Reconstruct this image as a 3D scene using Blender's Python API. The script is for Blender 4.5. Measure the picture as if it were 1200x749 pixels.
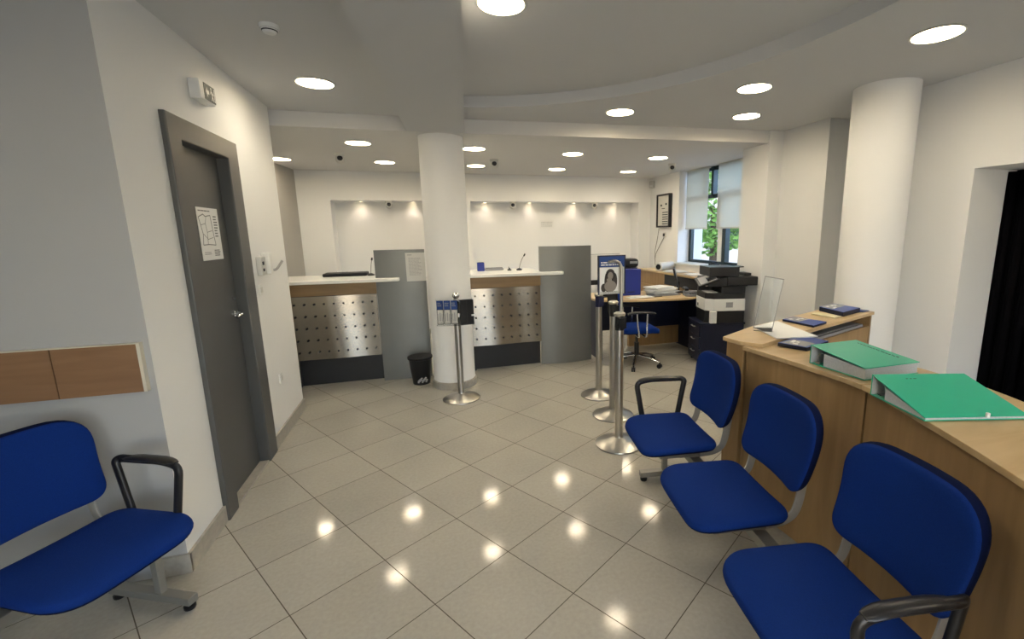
import bpy, bmesh, math, random
from mathutils import Vector, Matrix
random.seed(7)
SC = bpy.context.scene
COL = SC.collection
for o in list(bpy.data.objects): bpy.data.objects.remove(o)

# ------------------------------------------------------------------ camera
cam_d = bpy.data.cameras.new('camera'); cam = bpy.data.objects.new('camera', cam_d); COL.objects.link(cam)
SC.camera = cam
Fv = Vector((0.28845033, 0.94060004, -0.17907533)); Rv = Vector((0.95525669, -0.29547855, -0.01330743)); Uv = Vector((0.06542989, 0.16722437, 0.98374536))
cam.matrix_world = Matrix(((Rv.x, Uv.x, -Fv.x, 0), (Rv.y, Uv.y, -Fv.y, 0), (Rv.z, Uv.z, -Fv.z, 1.55341), (0, 0, 0, 1)))
cam_d.sensor_fit = 'HORIZONTAL'; cam_d.sensor_width = 36
cam_d.lens = 531.918 / 1200 * 36
cam_d.shift_x = (600 - 665.185) / 1200; cam_d.shift_y = (369.917 - 374.5) / 1200
cam_d.clip_start = 0.02; cam_d.clip_end = 200
# ------------------------------------------------------------------ view + world + large lights
SC.view_settings.view_transform = 'Standard'; SC.view_settings.look = 'None'
SC.view_settings.gamma = 1; SC.view_settings.use_curve_mapping = False
SC.view_settings.exposure = -0.08
LAMP_W = 3.1            # watts of one ceiling downlight
DISC_E = 9.0           # brightness of its diffuser
DAY_W = 46.0            # added area lamp standing in for daylight from behind the camera
WIN_W = 80.0            # daylight through the office window
w = bpy.data.worlds.new('world'); SC.world = w; w.use_nodes = True
nt = w.node_tree; nt.nodes.clear()
wo = nt.nodes.new('ShaderNodeOutputWorld'); wb = nt.nodes.new('ShaderNodeBackground'); sky = nt.nodes.new('ShaderNodeTexSky')
try: sky.sky_type = 'NISHITA'
except Exception: pass
sky.sun_disc = False; sky.sun_elevation = math.radians(38); sky.sun_rotation = math.radians(200)
nt.links.new(sky.outputs[0], wb.inputs[0]); wb.inputs[1].default_value = 0.62
nt.links.new(wb.outputs[0], wo.inputs[0])

def area(name, loc, aim, sx, sy, watts, col, parent=None, shape='RECTANGLE', spread=math.pi):
    d = bpy.data.lights.new(name, 'AREA'); d.shape = shape; d.size = sx; d.size_y = sy; d.energy = watts; d.color = col; d.spread = spread
    o = bpy.data.objects.new(name, d); COL.objects.link(o); o.location = loc
    o.rotation_euler = Vector(aim).to_track_quat('-Z', 'Z' if abs(aim[2]) < .9 else 'Y').to_euler()
    if parent: o.parent = parent
    return o
area('daylight_fill', (.6, -2.55, 1.3), (-.1, 1, 0), 3.4, 2.2, DAY_W, (.85, .93, 1.0))  # added lamp just inside the unseen entrance, in place of daylight
area('window_daylight', (5.7, 4.0, 2.3), (-.85, .95, -.2), 2.0, 1.8, WIN_W, (.34, .60, 1.0))

# ------------------------------------------------------------------ materials
def mat(name, col, rough=.6, metal=0, emit=0, alpha=1, trans=0, ior=1.45, noise=0, nscale=20, bump=0, bscale=200, coat=0, spec=.5, sheen=0):
    m = bpy.data.materials.new(name); m.use_nodes = True
    N = m.node_tree.nodes; L = m.node_tree.links; b = N['Principled BSDF']
    b.inputs['Base Color'].default_value = (*col, 1); b.inputs['Roughness'].default_value = rough; b.inputs['Metallic'].default_value = metal
    b.inputs['IOR'].default_value = ior; b.inputs['Transmission Weight'].default_value = trans; b.inputs['Alpha'].default_value = alpha
    b.inputs['Coat Weight'].default_value = coat; b.inputs['Specular IOR Level'].default_value = spec; b.inputs['Sheen Weight'].default_value = sheen
    if emit: b.inputs['Emission Color'].default_value = (*col, 1); b.inputs['Emission Strength'].default_value = emit
    tc = N.new('ShaderNodeTexCoord')
    if noise:
        n = N.new('ShaderNodeTexNoise'); n.inputs['Scale'].default_value = nscale; n.inputs['Detail'].default_value = 4
        L.new(tc.outputs['Object'], n.inputs['Vector'])
        r = N.new('ShaderNodeMixRGB'); r.blend_type = 'MULTIPLY'; r.inputs[0].default_value = noise; r.inputs[1].default_value = (*col, 1)
        L.new(n.outputs['Fac'], r.inputs[2]); 
        g = N.new('ShaderNodeMixRGB'); g.blend_type = 'MIX'; g.inputs[0].default_value = 1
        mm = N.new('ShaderNodeMapRange'); mm.inputs[1].default_value = .3; mm.inputs[2].default_value = .7; mm.inputs[3].default_value = 1 - noise; mm.inputs[4].default_value = 1 + noise * .3
        L.new(n.outputs['Fac'], mm.inputs[0])
        v = N.new('ShaderNodeVectorMath'); v.operation = 'SCALE'; v.inputs[0].default_value = col; L.new(mm.outputs[0], v.inputs['Scale'])
        L.new(v.outputs[0], b.inputs['Base Color'])
    if bump:
        n2 = N.new('ShaderNodeTexNoise'); n2.inputs['Scale'].default_value = bscale; L.new(tc.outputs['Object'], n2.inputs['Vector'])
        bp = N.new('ShaderNodeBump'); bp.inputs['Strength'].default_value = bump; bp.inputs['Distance'].default_value = .002
        L.new(n2.outputs['Fac'], bp.inputs['Height']); L.new(bp.outputs[0], b.inputs['Normal'])
    return m

def wood(name, c1, c2, rough=.45, axis=(6, 6, .6), scale=3.0):
    m = mat(name, c1, rough); N = m.node_tree.nodes; L = m.node_tree.links; b = N['Principled BSDF']
    tc = N.new('ShaderNodeTexCoord'); mp = N.new('ShaderNodeMapping'); mp.inputs['Scale'].default_value = axis
    n = N.new('ShaderNodeTexNoise'); n.inputs['Scale'].default_value = scale; n.inputs['Detail'].default_value = 6; n.inputs['Distortion'].default_value = .6
    cr = N.new('ShaderNodeValToRGB'); cr.color_ramp.elements[0].position = .35; cr.color_ramp.elements[0].color = (*c2, 1)
    cr.color_ramp.elements[1].position = .65; cr.color_ramp.elements[1].color = (*c1, 1)
    L.new(tc.outputs['Object'], mp.inputs[0]); L.new(mp.outputs[0], n.inputs['Vector']); L.new(n.outputs['Fac'], cr.inputs[0]); L.new(cr.outputs[0], b.inputs['Base Color'])
    return m

def brushed(name, col, rough=.3, axis=(1, 1, 60)):
    m = mat(name, col, rough, 1); N = m.node_tree.nodes; L = m.node_tree.links; b = N['Principled BSDF']
    tc = N.new('ShaderNodeTexCoord'); mp = N.new('ShaderNodeMapping'); mp.inputs['Scale'].default_value = axis
    n = N.new('ShaderNodeTexNoise'); n.inputs['Scale'].default_value = 8; n.inputs['Detail'].default_value = 3
    mr = N.new('ShaderNodeMapRange'); mr.inputs[3].default_value = rough - .08; mr.inputs[4].default_value = rough + .12
    L.new(tc.outputs['Object'], mp.inputs[0]); L.new(mp.outputs[0], n.inputs['Vector']); L.new(n.outputs['Fac'], mr.inputs[0]); L.new(mr.outputs[0], b.inputs['Roughness'])
    return m

def floor_mat():
    m = mat('polished_tiles', (.4, .37, .3), .13, spec=.16); N = m.node_tree.nodes; L = m.node_tree.links; b = N['Principled BSDF']
    tc = N.new('ShaderNodeTexCoord'); T = .42
    ux, uy = .54024, -.84151
    sub = N.new('ShaderNodeVectorMath'); sub.operation = 'SUBTRACT'; sub.inputs[1].default_value = (-.2892, 2.1389, 0); L.new(tc.outputs['Object'], sub.inputs[0])
    def dot(x, y):
        d = N.new('ShaderNodeVectorMath'); d.operation = 'DOT_PRODUCT'; d.inputs[1].default_value = (x / T, y / T, 0); L.new(sub.outputs[0], d.inputs[0]); return d.outputs['Value']
    cx = N.new('ShaderNodeCombineXYZ'); L.new(dot(ux, uy), cx.inputs[0]); L.new(dot(-uy, ux), cx.inputs[1])
    br = N.new('ShaderNodeTexBrick'); br.offset = 0; br.squash = 1; br.inputs['Scale'].default_value = 1
    br.inputs['Brick Width'].default_value = 1; br.inputs['Row Height'].default_value = 1; br.inputs['Mortar Size'].default_value = .0055; br.inputs['Mortar Smooth'].default_value = .2
    br.inputs['Color1'].default_value = (.395, .375, .325, 1); br.inputs['Color2'].default_value = (.43, .41, .355, 1); br.inputs['Mortar'].default_value = (.10, .085, .06, 1)
    L.new(cx.outputs[0], br.inputs['Vector'])
    n = N.new('ShaderNodeTexNoise'); n.inputs['Scale'].default_value = 55; n.inputs['Detail'].default_value = 5; L.new(tc.outputs['Object'], n.inputs['Vector'])
    n3 = N.new('ShaderNodeTexNoise'); n3.inputs['Scale'].default_value = 1.7; n3.inputs['Detail'].default_value = 3; L.new(tc.outputs['Object'], n3.inputs['Vector'])
    ad = N.new('ShaderNodeMath'); ad.operation = 'ADD'; L.new(n.outputs['Fac'], ad.inputs[0]); L.new(n3.outputs['Fac'], ad.inputs[1])
    mr = N.new('ShaderNodeMapRange'); mr.inputs[1].default_value = .6; mr.inputs[2].default_value = 1.4; mr.inputs[3].default_value = .88; mr.inputs[4].default_value = 1.1; L.new(ad.outputs[0], mr.inputs[0])
    v = N.new('ShaderNodeVectorMath'); v.operation = 'SCALE'; L.new(br.outputs['Color'], v.inputs[0]); L.new(mr.outputs[0], v.inputs['Scale']); L.new(v.outputs[0], b.inputs['Base Color'])
    r2 = N.new('ShaderNodeMapRange'); r2.inputs[1].default_value = .3; r2.inputs[2].default_value = .7; r2.inputs[3].default_value = .07; r2.inputs[4].default_value = .12; L.new(n3.outputs['Fac'], r2.inputs[0])
    mx = N.new('ShaderNodeMath'); mx.operation = 'ADD'; mu = N.new('ShaderNodeMath'); mu.operation = 'MULTIPLY'; mu.inputs[1].default_value = .5; L.new(br.outputs['Fac'], mu.inputs[0])
    L.new(mu.outputs[0], mx.inputs[0]); L.new(r2.outputs[0], mx.inputs[1]); L.new(mx.outputs[0], b.inputs['Roughness'])
    bp = N.new('ShaderNodeBump'); bp.inputs['Strength'].default_value = .35; bp.inputs['Distance'].default_value = -.002; L.new(br.outputs['Fac'], bp.inputs['Height']); L.new(bp.outputs[0], b.inputs['Normal'])
    return m

M = {}
M['wall'] = mat('white_wall_paint', (.80, .80, .785), .75, bump=.15, bscale=120)
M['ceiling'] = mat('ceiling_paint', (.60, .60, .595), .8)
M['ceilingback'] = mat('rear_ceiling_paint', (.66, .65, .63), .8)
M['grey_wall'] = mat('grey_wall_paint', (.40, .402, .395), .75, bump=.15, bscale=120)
M['taupe_wall'] = mat('taupe_wall_paint', (.44, .42, .38), .75)
M['floor'] = floor_mat()
M['skirt'] = mat('skirting_tile', (.40, .375, .32), .3, noise=.15, nscale=30)
M['doorgrey'] = mat('dark_grey_gloss_paint', (.085, .085, .082), .38)
M['blue'] = mat('blue_upholstery', (.004, .027, .18), .9, noise=.18, nscale=350, bump=.5, bscale=900, spec=.15)
M['blueshell'] = mat('dark_blue_shell', (.003, .007, .035), .85, spec=.1)
M['black'] = mat('black_plastic', (.012, .012, .013), .35)
M['blackmatt'] = mat('matt_black', (.008, .008, .009), .7)
M['chair_grey'] = mat('grey_enamelled_steel', (.42, .42, .40), .35, .5)
M['leg_grey'] = mat('dull_grey_steel', (.27, .26, .235), .4, .4)
M['chrome'] = mat('chrome', (.75, .75, .75), .12, 1)
M['steel'] = mat('brushed_steel', (.40, .37, .32), .22, 1)
M['post'] = mat('post_steel', (.43, .42, .39), .32, 1)
M['panelgrey'] = mat('grey_counter_panel', (.175, .18, .172), .38, .25, noise=.08, nscale=3)
M['kick'] = mat('black_kick', (.014, .014, .016), .5)
M['whitetop'] = mat('white_worktop', (.82, .82, .77), .25)
M['beech'] = wood('beech_front', (.40, .255, .115), (.33, .205, .088))
M['beechtop'] = wood('beech_top', (.60, .435, .235), (.52, .36, .18), .3, (2, 8, 8), 2)
M['oak'] = wood('apron_wood', (.30, .19, .09), (.24, .15, .068), .45, (1, 6, 8), 2)
M['strip'] = wood('wall_strip_wood', (.245, .135, .068), (.215, .115, .056), .55, (1.5, 6, 14), 2)
M['edge'] = mat('pale_edge_band', (.6, .56, .46), .5)
M['white'] = mat('white_plastic', (.75, .75, .72), .4)
M['offwhite'] = mat('offwhite_plastic', (.62, .61, .56), .45)
M['paper'] = mat('paper', (.78, .78, .76), .8)
M['paperdim'] = mat('paper_in_sleeve', (.55, .545, .50), .35)
M['ink'] = mat('grey_ink', (.22, .22, .22), .8)
M['inkdark'] = mat('black_ink', (.03, .03, .035), .7)
M['green'] = mat('green_binder_board', (.015, .40, .235), .28, coat=.2)
M['pages'] = mat('page_block', (.52, .53, .54), .8, noise=.12, nscale=150)
M['navy'] = mat('navy_laminate', (.008, .012, .035), .42)
M['bluebox'] = mat('royal_blue_card', (.015, .03, .24), .55)
M['bluecard'] = mat('blue_printed_card', (.02, .06, .30), .35)
M['leafblue'] = mat('leaflet_blue', (.008, .045, .20), .4)
M['greyprint'] = mat('grey_printed', (.30, .30, .31), .5)
M['skin'] = mat('monochrome_print', (.24, .21, .18), .5)
M['hair'] = mat('monochrome_dark_print', (.045, .035, .03), .5)
M['beltblue'] = mat('dark_blue_belt', (.01, .012, .06), .6)
M['lampdisc'] = mat('lit_diffuser', (1, .93, .78), .5, emit=DISC_E)
M['lampring'] = mat('lamp_trim', (.55, .55, .53), .3, .6)
M['glass'] = mat('window_glass', (1, 1, 1), .02, trans=1, ior=1.05)
M['acrylic'] = mat('clear_acrylic', (.97, .98, .98), .03, trans=1, ior=1.12)
M['frame'] = mat('dark_window_frame', (.012, .03, .036), .4)
M['blind'] = mat('roller_blind_fabric', (.80, .79, .72), .8)
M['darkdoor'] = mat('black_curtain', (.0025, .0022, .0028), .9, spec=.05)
M['jamb'] = M['wall']
M['foliage'] = mat('leaves', (.20, .40, .09), .6, noise=.3, nscale=3)
M['bark'] = mat('bark', (.10, .075, .05), .8)
M['render'] = mat('pale_render', (.62, .62, .60), .8)
M['pave'] = mat('paving', (.35, .34, .32), .85, noise=.2, nscale=4)
M['red'] = mat('red_mark', (.4, .02, .02), .5)
M['signgreen'] = mat('dark_green_sign', (.025, .04, .032), .4)
# translucent roller blind
_n = M['blind'].node_tree; _b = _n.nodes['Principled BSDF']; _t = _n.nodes.new('ShaderNodeBsdfTranslucent'); _t.inputs[0].default_value = (.8, .8, .74, 1)
_m = _n.nodes.new('ShaderNodeMixShader'); _m.inputs[0].default_value = .62
_n.links.new(_b.outputs[0], _m.inputs[1]); _n.links.new(_t.outputs[0], _m.inputs[2]); _n.links.new(_m.outputs[0], _n.nodes['Material Output'].inputs[0])

# ------------------------------------------------------------------ mesh helpers
def BM(): return bmesh.new()
def XF(loc=(0, 0, 0), rz=0, rx=0, ry=0):
    return Matrix.Translation(loc) @ Matrix.Rotation(rz, 4, 'Z') @ Matrix.Rotation(ry, 4, 'Y') @ Matrix.Rotation(rx, 4, 'X')
def box(bm, x0, x1, y0, y1, z0, z1, T=None, mi=0):
    vs = [bm.verts.new((x, y, z)) for z in (z0, z1) for x, y in ((x0, y0), (x1, y0), (x1, y1), (x0, y1))]
    if T:
        for v in vs: v.co = T @ v.co
    for f in ((3, 2, 1, 0), (4, 5, 6, 7), (0, 1, 5, 4), (1, 2, 6, 5), (2, 3, 7, 6), (3, 0, 4, 7)):
        bm.faces.new([vs[i] for i in f]).material_index = mi
def prism(bm, pts, z0, z1, T=None, mi=0):
    a = [bm.verts.new((x, y, z0)) for x, y in pts]; b = [bm.verts.new((x, y, z1)) for x, y in pts]
    if T:
        for v in a + b: v.co = T @ v.co
    n = len(pts)
    fs = [bm.faces.new(a[::-1]), bm.faces.new(b)] + [bm.faces.new((a[i], a[(i + 1) % n], b[(i + 1) % n], b[i])) for i in range(n)]
    for f in fs: f.material_index = mi
def lathe(bm, prof, n=32, T=None, mi=0):
    rings = []
    for r, z in prof:
        if r < 1e-6: rings.append([bm.verts.new((0, 0, z))])
        else: rings.append([bm.verts.new((r * math.cos(2 * math.pi * i / n), r * math.sin(2 * math.pi * i / n), z)) for i in range(n)])
    if T:
        for g in rings:
            for v in g: v.co = T @ v.co
    for a, b in zip(rings, rings[1:]):
        for i in range(n):
            j = (i + 1) % n
            if len(a) == 1 and len(b) == 1: continue
            if len(a) == 1: f = bm.faces.new((a[0], b[j], b[i]))
            elif len(b) == 1: f = bm.faces.new((a[i], a[j], b[0]))
            else: f = bm.faces.new((a[i], a[j], b[j], b[i]))
            f.material_index = mi
    if len(rings[0]) > 1: bm.faces.new(rings[0][::-1]).material_index = mi
    if len(rings[-1]) > 1: bm.faces.new(rings[-1]).material_index = mi
def sweep(bm, pts, sec, T=None, mi=0, up=Vector((0, 0, 1)), scales=None):
    """sweep a 2-D section (side, up) along a polyline"""
    P = [Vector(p) for p in pts]; rings = []
    for i, p in enumerate(P):
        if i == 0: d = P[1] - P[0]
        elif i == len(P) - 1: d = P[-1] - P[-2]
        else: d = (P[i + 1] - p).normalized() + (p - P[i - 1]).normalized()
        d.normalize(); u = up if abs(d.dot(up)) < .97 else Vector((1, 0, 0)) if abs(d.x) < .9 else Vector((0, 1, 0))
        s = d.cross(u).normalized(); q = s.cross(d).normalized(); k = scales[i] if scales else 1
        if rings:
            # keep frame continuous
            if s.dot(prev) < 0: s = -s; q = -q
        prev = s
        rings.append([bm.verts.new(p + s * a * k + q * b * k) for a, b in sec])
    if T:
        for g in rings:
            for v in g: v.co = T @ v.co
    n = len(sec)
    for a, b in zip(rings, rings[1:]):
        for i in range(n): bm.faces.new((a[i], a[(i + 1) % n], b[(i + 1) % n], b[i])).material_index = mi
    bm.faces.new(rings[0][::-1]).material_index = mi; bm.faces.new(rings[-1]).material_index = mi
def circ(r, n=12): return [(r * math.cos(2 * math.pi * i / n), r * math.sin(2 * math.pi * i / n)) for i in range(n)]
def rect(a, b): return [(-a, -b), (a, -b), (a, b), (-a, b)]
def tube(bm, pts, r, n=12, T=None, mi=0, up=Vector((0, 0, 1))): sweep(bm, pts, circ(r, n), T, mi, up)
def smooth_path(pts, k=6):
    P = [Vector(p) for p in pts]; out = []
    for i in range(len(P) - 1):
        a = P[max(i - 1, 0)]; b = P[i]; c = P[i + 1]; d = P[min(i + 2, len(P) - 1)]
        for j in range(k):
            t = j / k; out.append(.5 * ((2 * b) + (c - a) * t + (2 * a - 5 * b + 4 * c - d) * t * t + (3 * b - a - 3 * c + d) * t ** 3))
    out.append(P[-1]); return out
def fillet(pts, r, k=5):
    P = [Vector(p) for p in pts]; out = [P[0]]
    for i in range(1, len(P) - 1):
        a, b, c = P[i - 1], P[i], P[i + 1]; u = (a - b); v = (c - b); rr = min(r, u.length * .49, v.length * .49)
        s = b + u.normalized() * rr; e = b + v.normalized() * rr
        for j in range(k + 1):
            t = j / k; out.append((1 - t) ** 2 * s + 2 * t * (1 - t) * b + t * t * e)
    out.append(P[-1]); return out
def obj(name, bm, m, parent=None, smooth=False, bevel=0, seg=2, loc=None):
    bmesh.ops.recalc_face_normals(bm, faces=bm.faces[:])
    me = bpy.data.meshes.new(name); bm.to_mesh(me); bm.free()
    for x in (m if isinstance(m, (list, tuple)) else [m]): me.materials.append(x)
    o = bpy.data.objects.new(name, me); COL.objects.link(o)
    if smooth:
        me.polygons.foreach_set('use_smooth', [True] * len(me.polygons))
        es = o.modifiers.new('split', 'EDGE_SPLIT'); es.split_angle = math.radians(smooth if smooth is not True else 40)
    if bevel:
        b = o.modifiers.new('bevel', 'BEVEL'); b.width = bevel; b.segments = seg; b.limit_method = 'ANGLE'; b.angle_limit = math.radians(35)
    if parent: o.parent = parent
    if loc: o.location = loc
    return o
def thing(name, label, cat, loc=(0, 0, 0), rz=0, group=None):
    o = bpy.data.objects.new(name, None); COL.objects.link(o); o.location = loc; o.rotation_euler = (0, 0, rz); o.empty_display_size = .1
    return tag(o, label, cat, group)
def tag(o, label=None, cat=None, group=None, kind=None):
    if label: o['label'] = label
    if cat: o['category'] = cat
    if group: o['group'] = group
    if kind: o['kind'] = kind
    return o
def struct(name, bm, m, label=None, parent=None, **k):
    o = obj(name, bm, m, parent, **k)
    if not parent: o['kind'] = 'structure'
    if label: o['label'] = label
    return o
def dup(o, parent=None):
    c = o.copy(); COL.objects.link(c)
    if parent: c.parent = parent
    for ch in list(o.children): dup(ch, c)
    return c
def lines(bm, x0, x1, z0, z1, n, T, h=.4, seed=1, ragged=True, y=0):
    """rows of thin print in the local xz plane"""
    R = random.Random(seed); dz = (z1 - z0) / n
    for i in range(n):
        z = z1 - dz * (i + .5); x = x0; e = x1 - (R.random() * .3 * (x1 - x0) if ragged else 0)
        while x < e - .004:
            wd = min(R.uniform(.06, .22) * (x1 - x0), e - x); box(bm, x, x + wd, y - .0006, y, z - dz * h / 2, z + dz * h / 2, T); x += wd + (x1 - x0) * .03

# ------------------------------------------------------------------ room shell
WX = -1.165
bm = BM(); box(bm, -5.2, 4.6, -2.7, 8.1, -.12, 0); struct('floor', bm, M['floor'], 'beige polished square floor tiles laid diagonally')
# white side wall with the door opening
bm = BM()
box(bm, -1.45, WX, 2.50, 2.862, 0, 3); box(bm, -1.45, WX, 3.462, 4.50, 0, 3); box(bm, -1.45, WX, 2.862, 3.462, 2.055, 3)
struct('wall_left', bm, M['wall'], 'white wall holding the dark grey door')
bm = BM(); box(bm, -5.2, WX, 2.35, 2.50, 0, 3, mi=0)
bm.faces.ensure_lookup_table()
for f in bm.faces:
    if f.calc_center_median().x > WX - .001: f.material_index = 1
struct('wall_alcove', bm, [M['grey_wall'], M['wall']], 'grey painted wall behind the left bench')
bm = BM(); box(bm, -5.2, -5.05, -2.7, 2.35, 0, 3); struct('wall_lobby', bm, M['wall'])
bm = BM(); prism(bm, [(-1.70, 7.45), (-1.97, 4.50), (-2.1, 4.50), (-2.1, 7.9), (-1.70, 7.9)], 0, 3); box(bm, -1.97, -1.45, 4.40, 4.50, 0, 3)
struct('wall_teller', bm, M['taupe_wall'], 'taupe wall at the left end behind the teller counter')
# back wall with two lit niches
bm = BM(); Y0, Y1, Y2 = 7.45, 7.78, 7.95; NZ0, NZ1 = .88, 2.065
box(bm, -1.70, 4.0, Y1, Y2, 0, 3)
box(bm, -1.70, 4.0, Y0, Y1, NZ1, 3); box(bm, -1.70, 4.0, Y0, Y1, 0, NZ0)
box(bm, -1.70, -1.275, Y0, Y1, NZ0, NZ1); box(bm, .22, .71, Y0, Y1, NZ0, NZ1); box(bm, 3.617, 4.0, Y0, Y1, NZ0, NZ1)
struct('wall_back', bm, M['wall'], 'white back wall with two long lit recesses')
# right walls
bm = BM()
box(bm, 3.85, 4.3, 6.5, 7.95, 0, 3); box(bm, 3.80, 4.3, 4.80, 6.5, 0, 1.045); box(bm, 3.80, 4.3, 4.25, 4.88, 0, 3); box(bm, 3.8, 4.3, 4.88, 6.5, 2.49, 3)
box(bm, 3.59, 3.80, 4.24, 4.67, 0, 3)
box(bm, 3.765, 4.3, 3.64, 4.25, 0, 3); box(bm, 4.02, 4.3, 2.85, 3.64, 0, 3)
box(bm, 3.66, 4.3, 2.29, 2.88, 0, 3); box(bm, 3.66, 4.3, 1.15, 2.29, 1.955, 3); box(bm, 3.66, 4.3, -2.7, 1.15, 0, 3)
struct('wall_right', bm, M['wall'], 'white right wall with a projecting pier and a dark doorway')
bm = BM()   # unseen front wall, with a glazed entrance added for the daylight lamp
box(bm, -5.2, -1.2, -2.7, -2.6, 0, 3); box(bm, 2.4, 4.3, -2.7, -2.6, 0, 3); box(bm, -1.2, 2.4, -2.7, -2.6, 2.45, 3)
struct('wall_front', bm, M['wall'])
bm = BM()
for x0, x1 in ((-1.2, -1.13), (-.02, .04), (1.16, 1.22), (2.33, 2.4)): box(bm, x0, x1, -2.68, -2.62, 0, 2.45)
box(bm, -1.2, 2.4, -2.68, -2.62, 2.38, 2.45); box(bm, -1.2, 2.4, -2.68, -2.62, 0, .08)
dn = struct('door_3', bm, M['frame'], 'unseen glazed entrance added behind the daylight lamp'); bm = BM(); box(bm, -1.13, 2.33, -2.652, -2.648, .08, 2.38); obj('pane', bm, M['glass'], dn)
# ceilings
def skew(x, s, y): return x + s * (y - 4.5)
bm = BM()
bl = [(skew(-.10, .07, -2.7), -2.7), (skew(.41, .088, -2.7), -2.7), (.412, 4.515), (-.10, 4.545)]
prism(bm, bl, 2.475, 3.0); struct('ceiling_beam', bm, M['ceiling'], 'deep white ceiling beam running to the round column')
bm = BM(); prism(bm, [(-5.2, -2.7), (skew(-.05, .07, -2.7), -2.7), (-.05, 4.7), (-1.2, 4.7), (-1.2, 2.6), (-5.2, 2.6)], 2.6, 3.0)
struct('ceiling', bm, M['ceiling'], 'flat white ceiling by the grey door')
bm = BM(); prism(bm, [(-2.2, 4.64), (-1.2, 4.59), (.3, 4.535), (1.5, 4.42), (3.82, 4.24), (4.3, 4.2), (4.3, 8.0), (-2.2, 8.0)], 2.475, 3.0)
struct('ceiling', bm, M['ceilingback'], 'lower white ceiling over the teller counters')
cx0, cy0, cr = -.076, 1.907, 2.262
arc = []
for i in range(65):
    a = math.radians(84 - i * 168 / 64); arc.append((cx0 + cr * math.cos(a), cy0 + cr * math.sin(a)))
bm = BM(); prism(bm, [(.15, 4.7), (arc[0][0] - .09, 4.7)] + arc + [(arc[-1][0], -2.7), (4.3, -2.7), (4.3, 4.7)][0:3] , 2.6, 3.0) if 0 else prism(bm, arc + [(arc[-1][0], -2.7), (4.3, -2.7), (4.3, 4.7), (arc[0][0], 4.7)], 2.6, 3.0)
struct('ceiling', bm, M['ceiling'], 'dropped white ceiling with a sweeping curved edge', smooth=30)
bm = BM(); box(bm, -.6, 2.6, -2.7, 4.7, 2.69, 2.95); struct('ceiling', bm, M['ceiling'], 'raised round ceiling recess')
# columns
def column(x, y, r, h, label, skirt=True):
    bm = BM(); lathe(bm, [(r, 0), (r, h)], 64, XF((x, y, 0))); o = struct('column', bm, M['wall'], label, smooth=True)
    if skirt:
        bm = BM(); lathe(bm, [(r + .014, 0), (r + .014, .068), (r + .004, .074)], 64, XF((x, y, 0))); obj('skirting', bm, M['skirt'], o, smooth=True)
    return o
column(.204, 4.76, .21, 2.6, 'round white column between the teller counters')
column(3.38, 2.78, .216, 2.7, 'round white column behind the wooden desk')
# skirtings
bm = BM(); box(bm, WX, WX + .014, 2.34, 2.745, 0, .095); box(bm, -1.262, WX + .014, 2.336, 2.35, 0, .095); box(bm, WX, WX + .014, 3.62, 4.505, 0, .095)
struct('baseboard_left', bm, M['skirt'], 'beige tile skirting of the white wall')
bm = BM(); box(bm, 3.646, 3.66, 2.29, 2.88, 0, .075); box(bm, 3.75, 3.764, 3.64, 4.24, 0, .075); box(bm, 3.576, 3.59, 4.24, 4.67, 0, .075)
struct('baseboard_right', bm, M['skirt'])
bm = BM(); box(bm, -1.69, 3.84, 7.436, 7.45, 0, .075); struct('baseboard_back', bm, M['skirt'])

# ------------------------------------------------------------------ grey door
d1 = obj('door_1', (lambda b: (box(b, -1.245, -1.206, 2.875, 3.45, .008, 2.04), b)[1])(BM()), M['doorgrey'], bevel=.002)
tag(d1, 'dark grey flush door with a posted paper plan', kind='structure')
bm = BM()
TYZ = Matrix(((0, 0, 1, 0), (1, 0, 0, 0), (0, 1, 0, 0), (0, 0, 0, 1)))
prism(bm, [(2.745, 0), (2.875, 0), (2.875, 2.04), (3.45, 2.04), (3.45, 0), (3.615, 0), (3.615, 2.155), (2.745, 2.155)], -1.30, WX + .026, TYZ)
for y0, y1 in ((2.862, 2.885), (3.44, 3.46)): box(bm, -1.3, -1.21, y0, y1, 0, 2.05)
obj('door_frame', bm, M['doorgrey'], d1, bevel=.006)
bm = BM(); box(bm, -1.3, -1.15, 2.875, 3.45, 0, .012); obj('threshold', bm, M['skirt'], d1)
bm = BM(); lathe(bm, [(.024, 0), (.024, .008), (.012, .012), (.011, .045)], 20, XF((-1.206, 3.385, 1.07), 0, 0, math.radians(90)))
sweep(bm, smooth_path([(-1.165, 3.385, 1.07), (-1.155, 3.36, 1.072), (-1.155, 3.32, 1.07), (-1.157, 3.28, 1.062)], 4), circ(.009, 10))
hd = obj('door_handle', bm, M['chrome'], d1, smooth=True)
bm = BM(); lathe(bm, [(.011, 0), (.011, .012)], 16, XF((-1.206, 3.39, 1.17), 0, 0, math.radians(90))); obj('lock_cylinder', bm, M['chrome'], d1, smooth=True)
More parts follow.
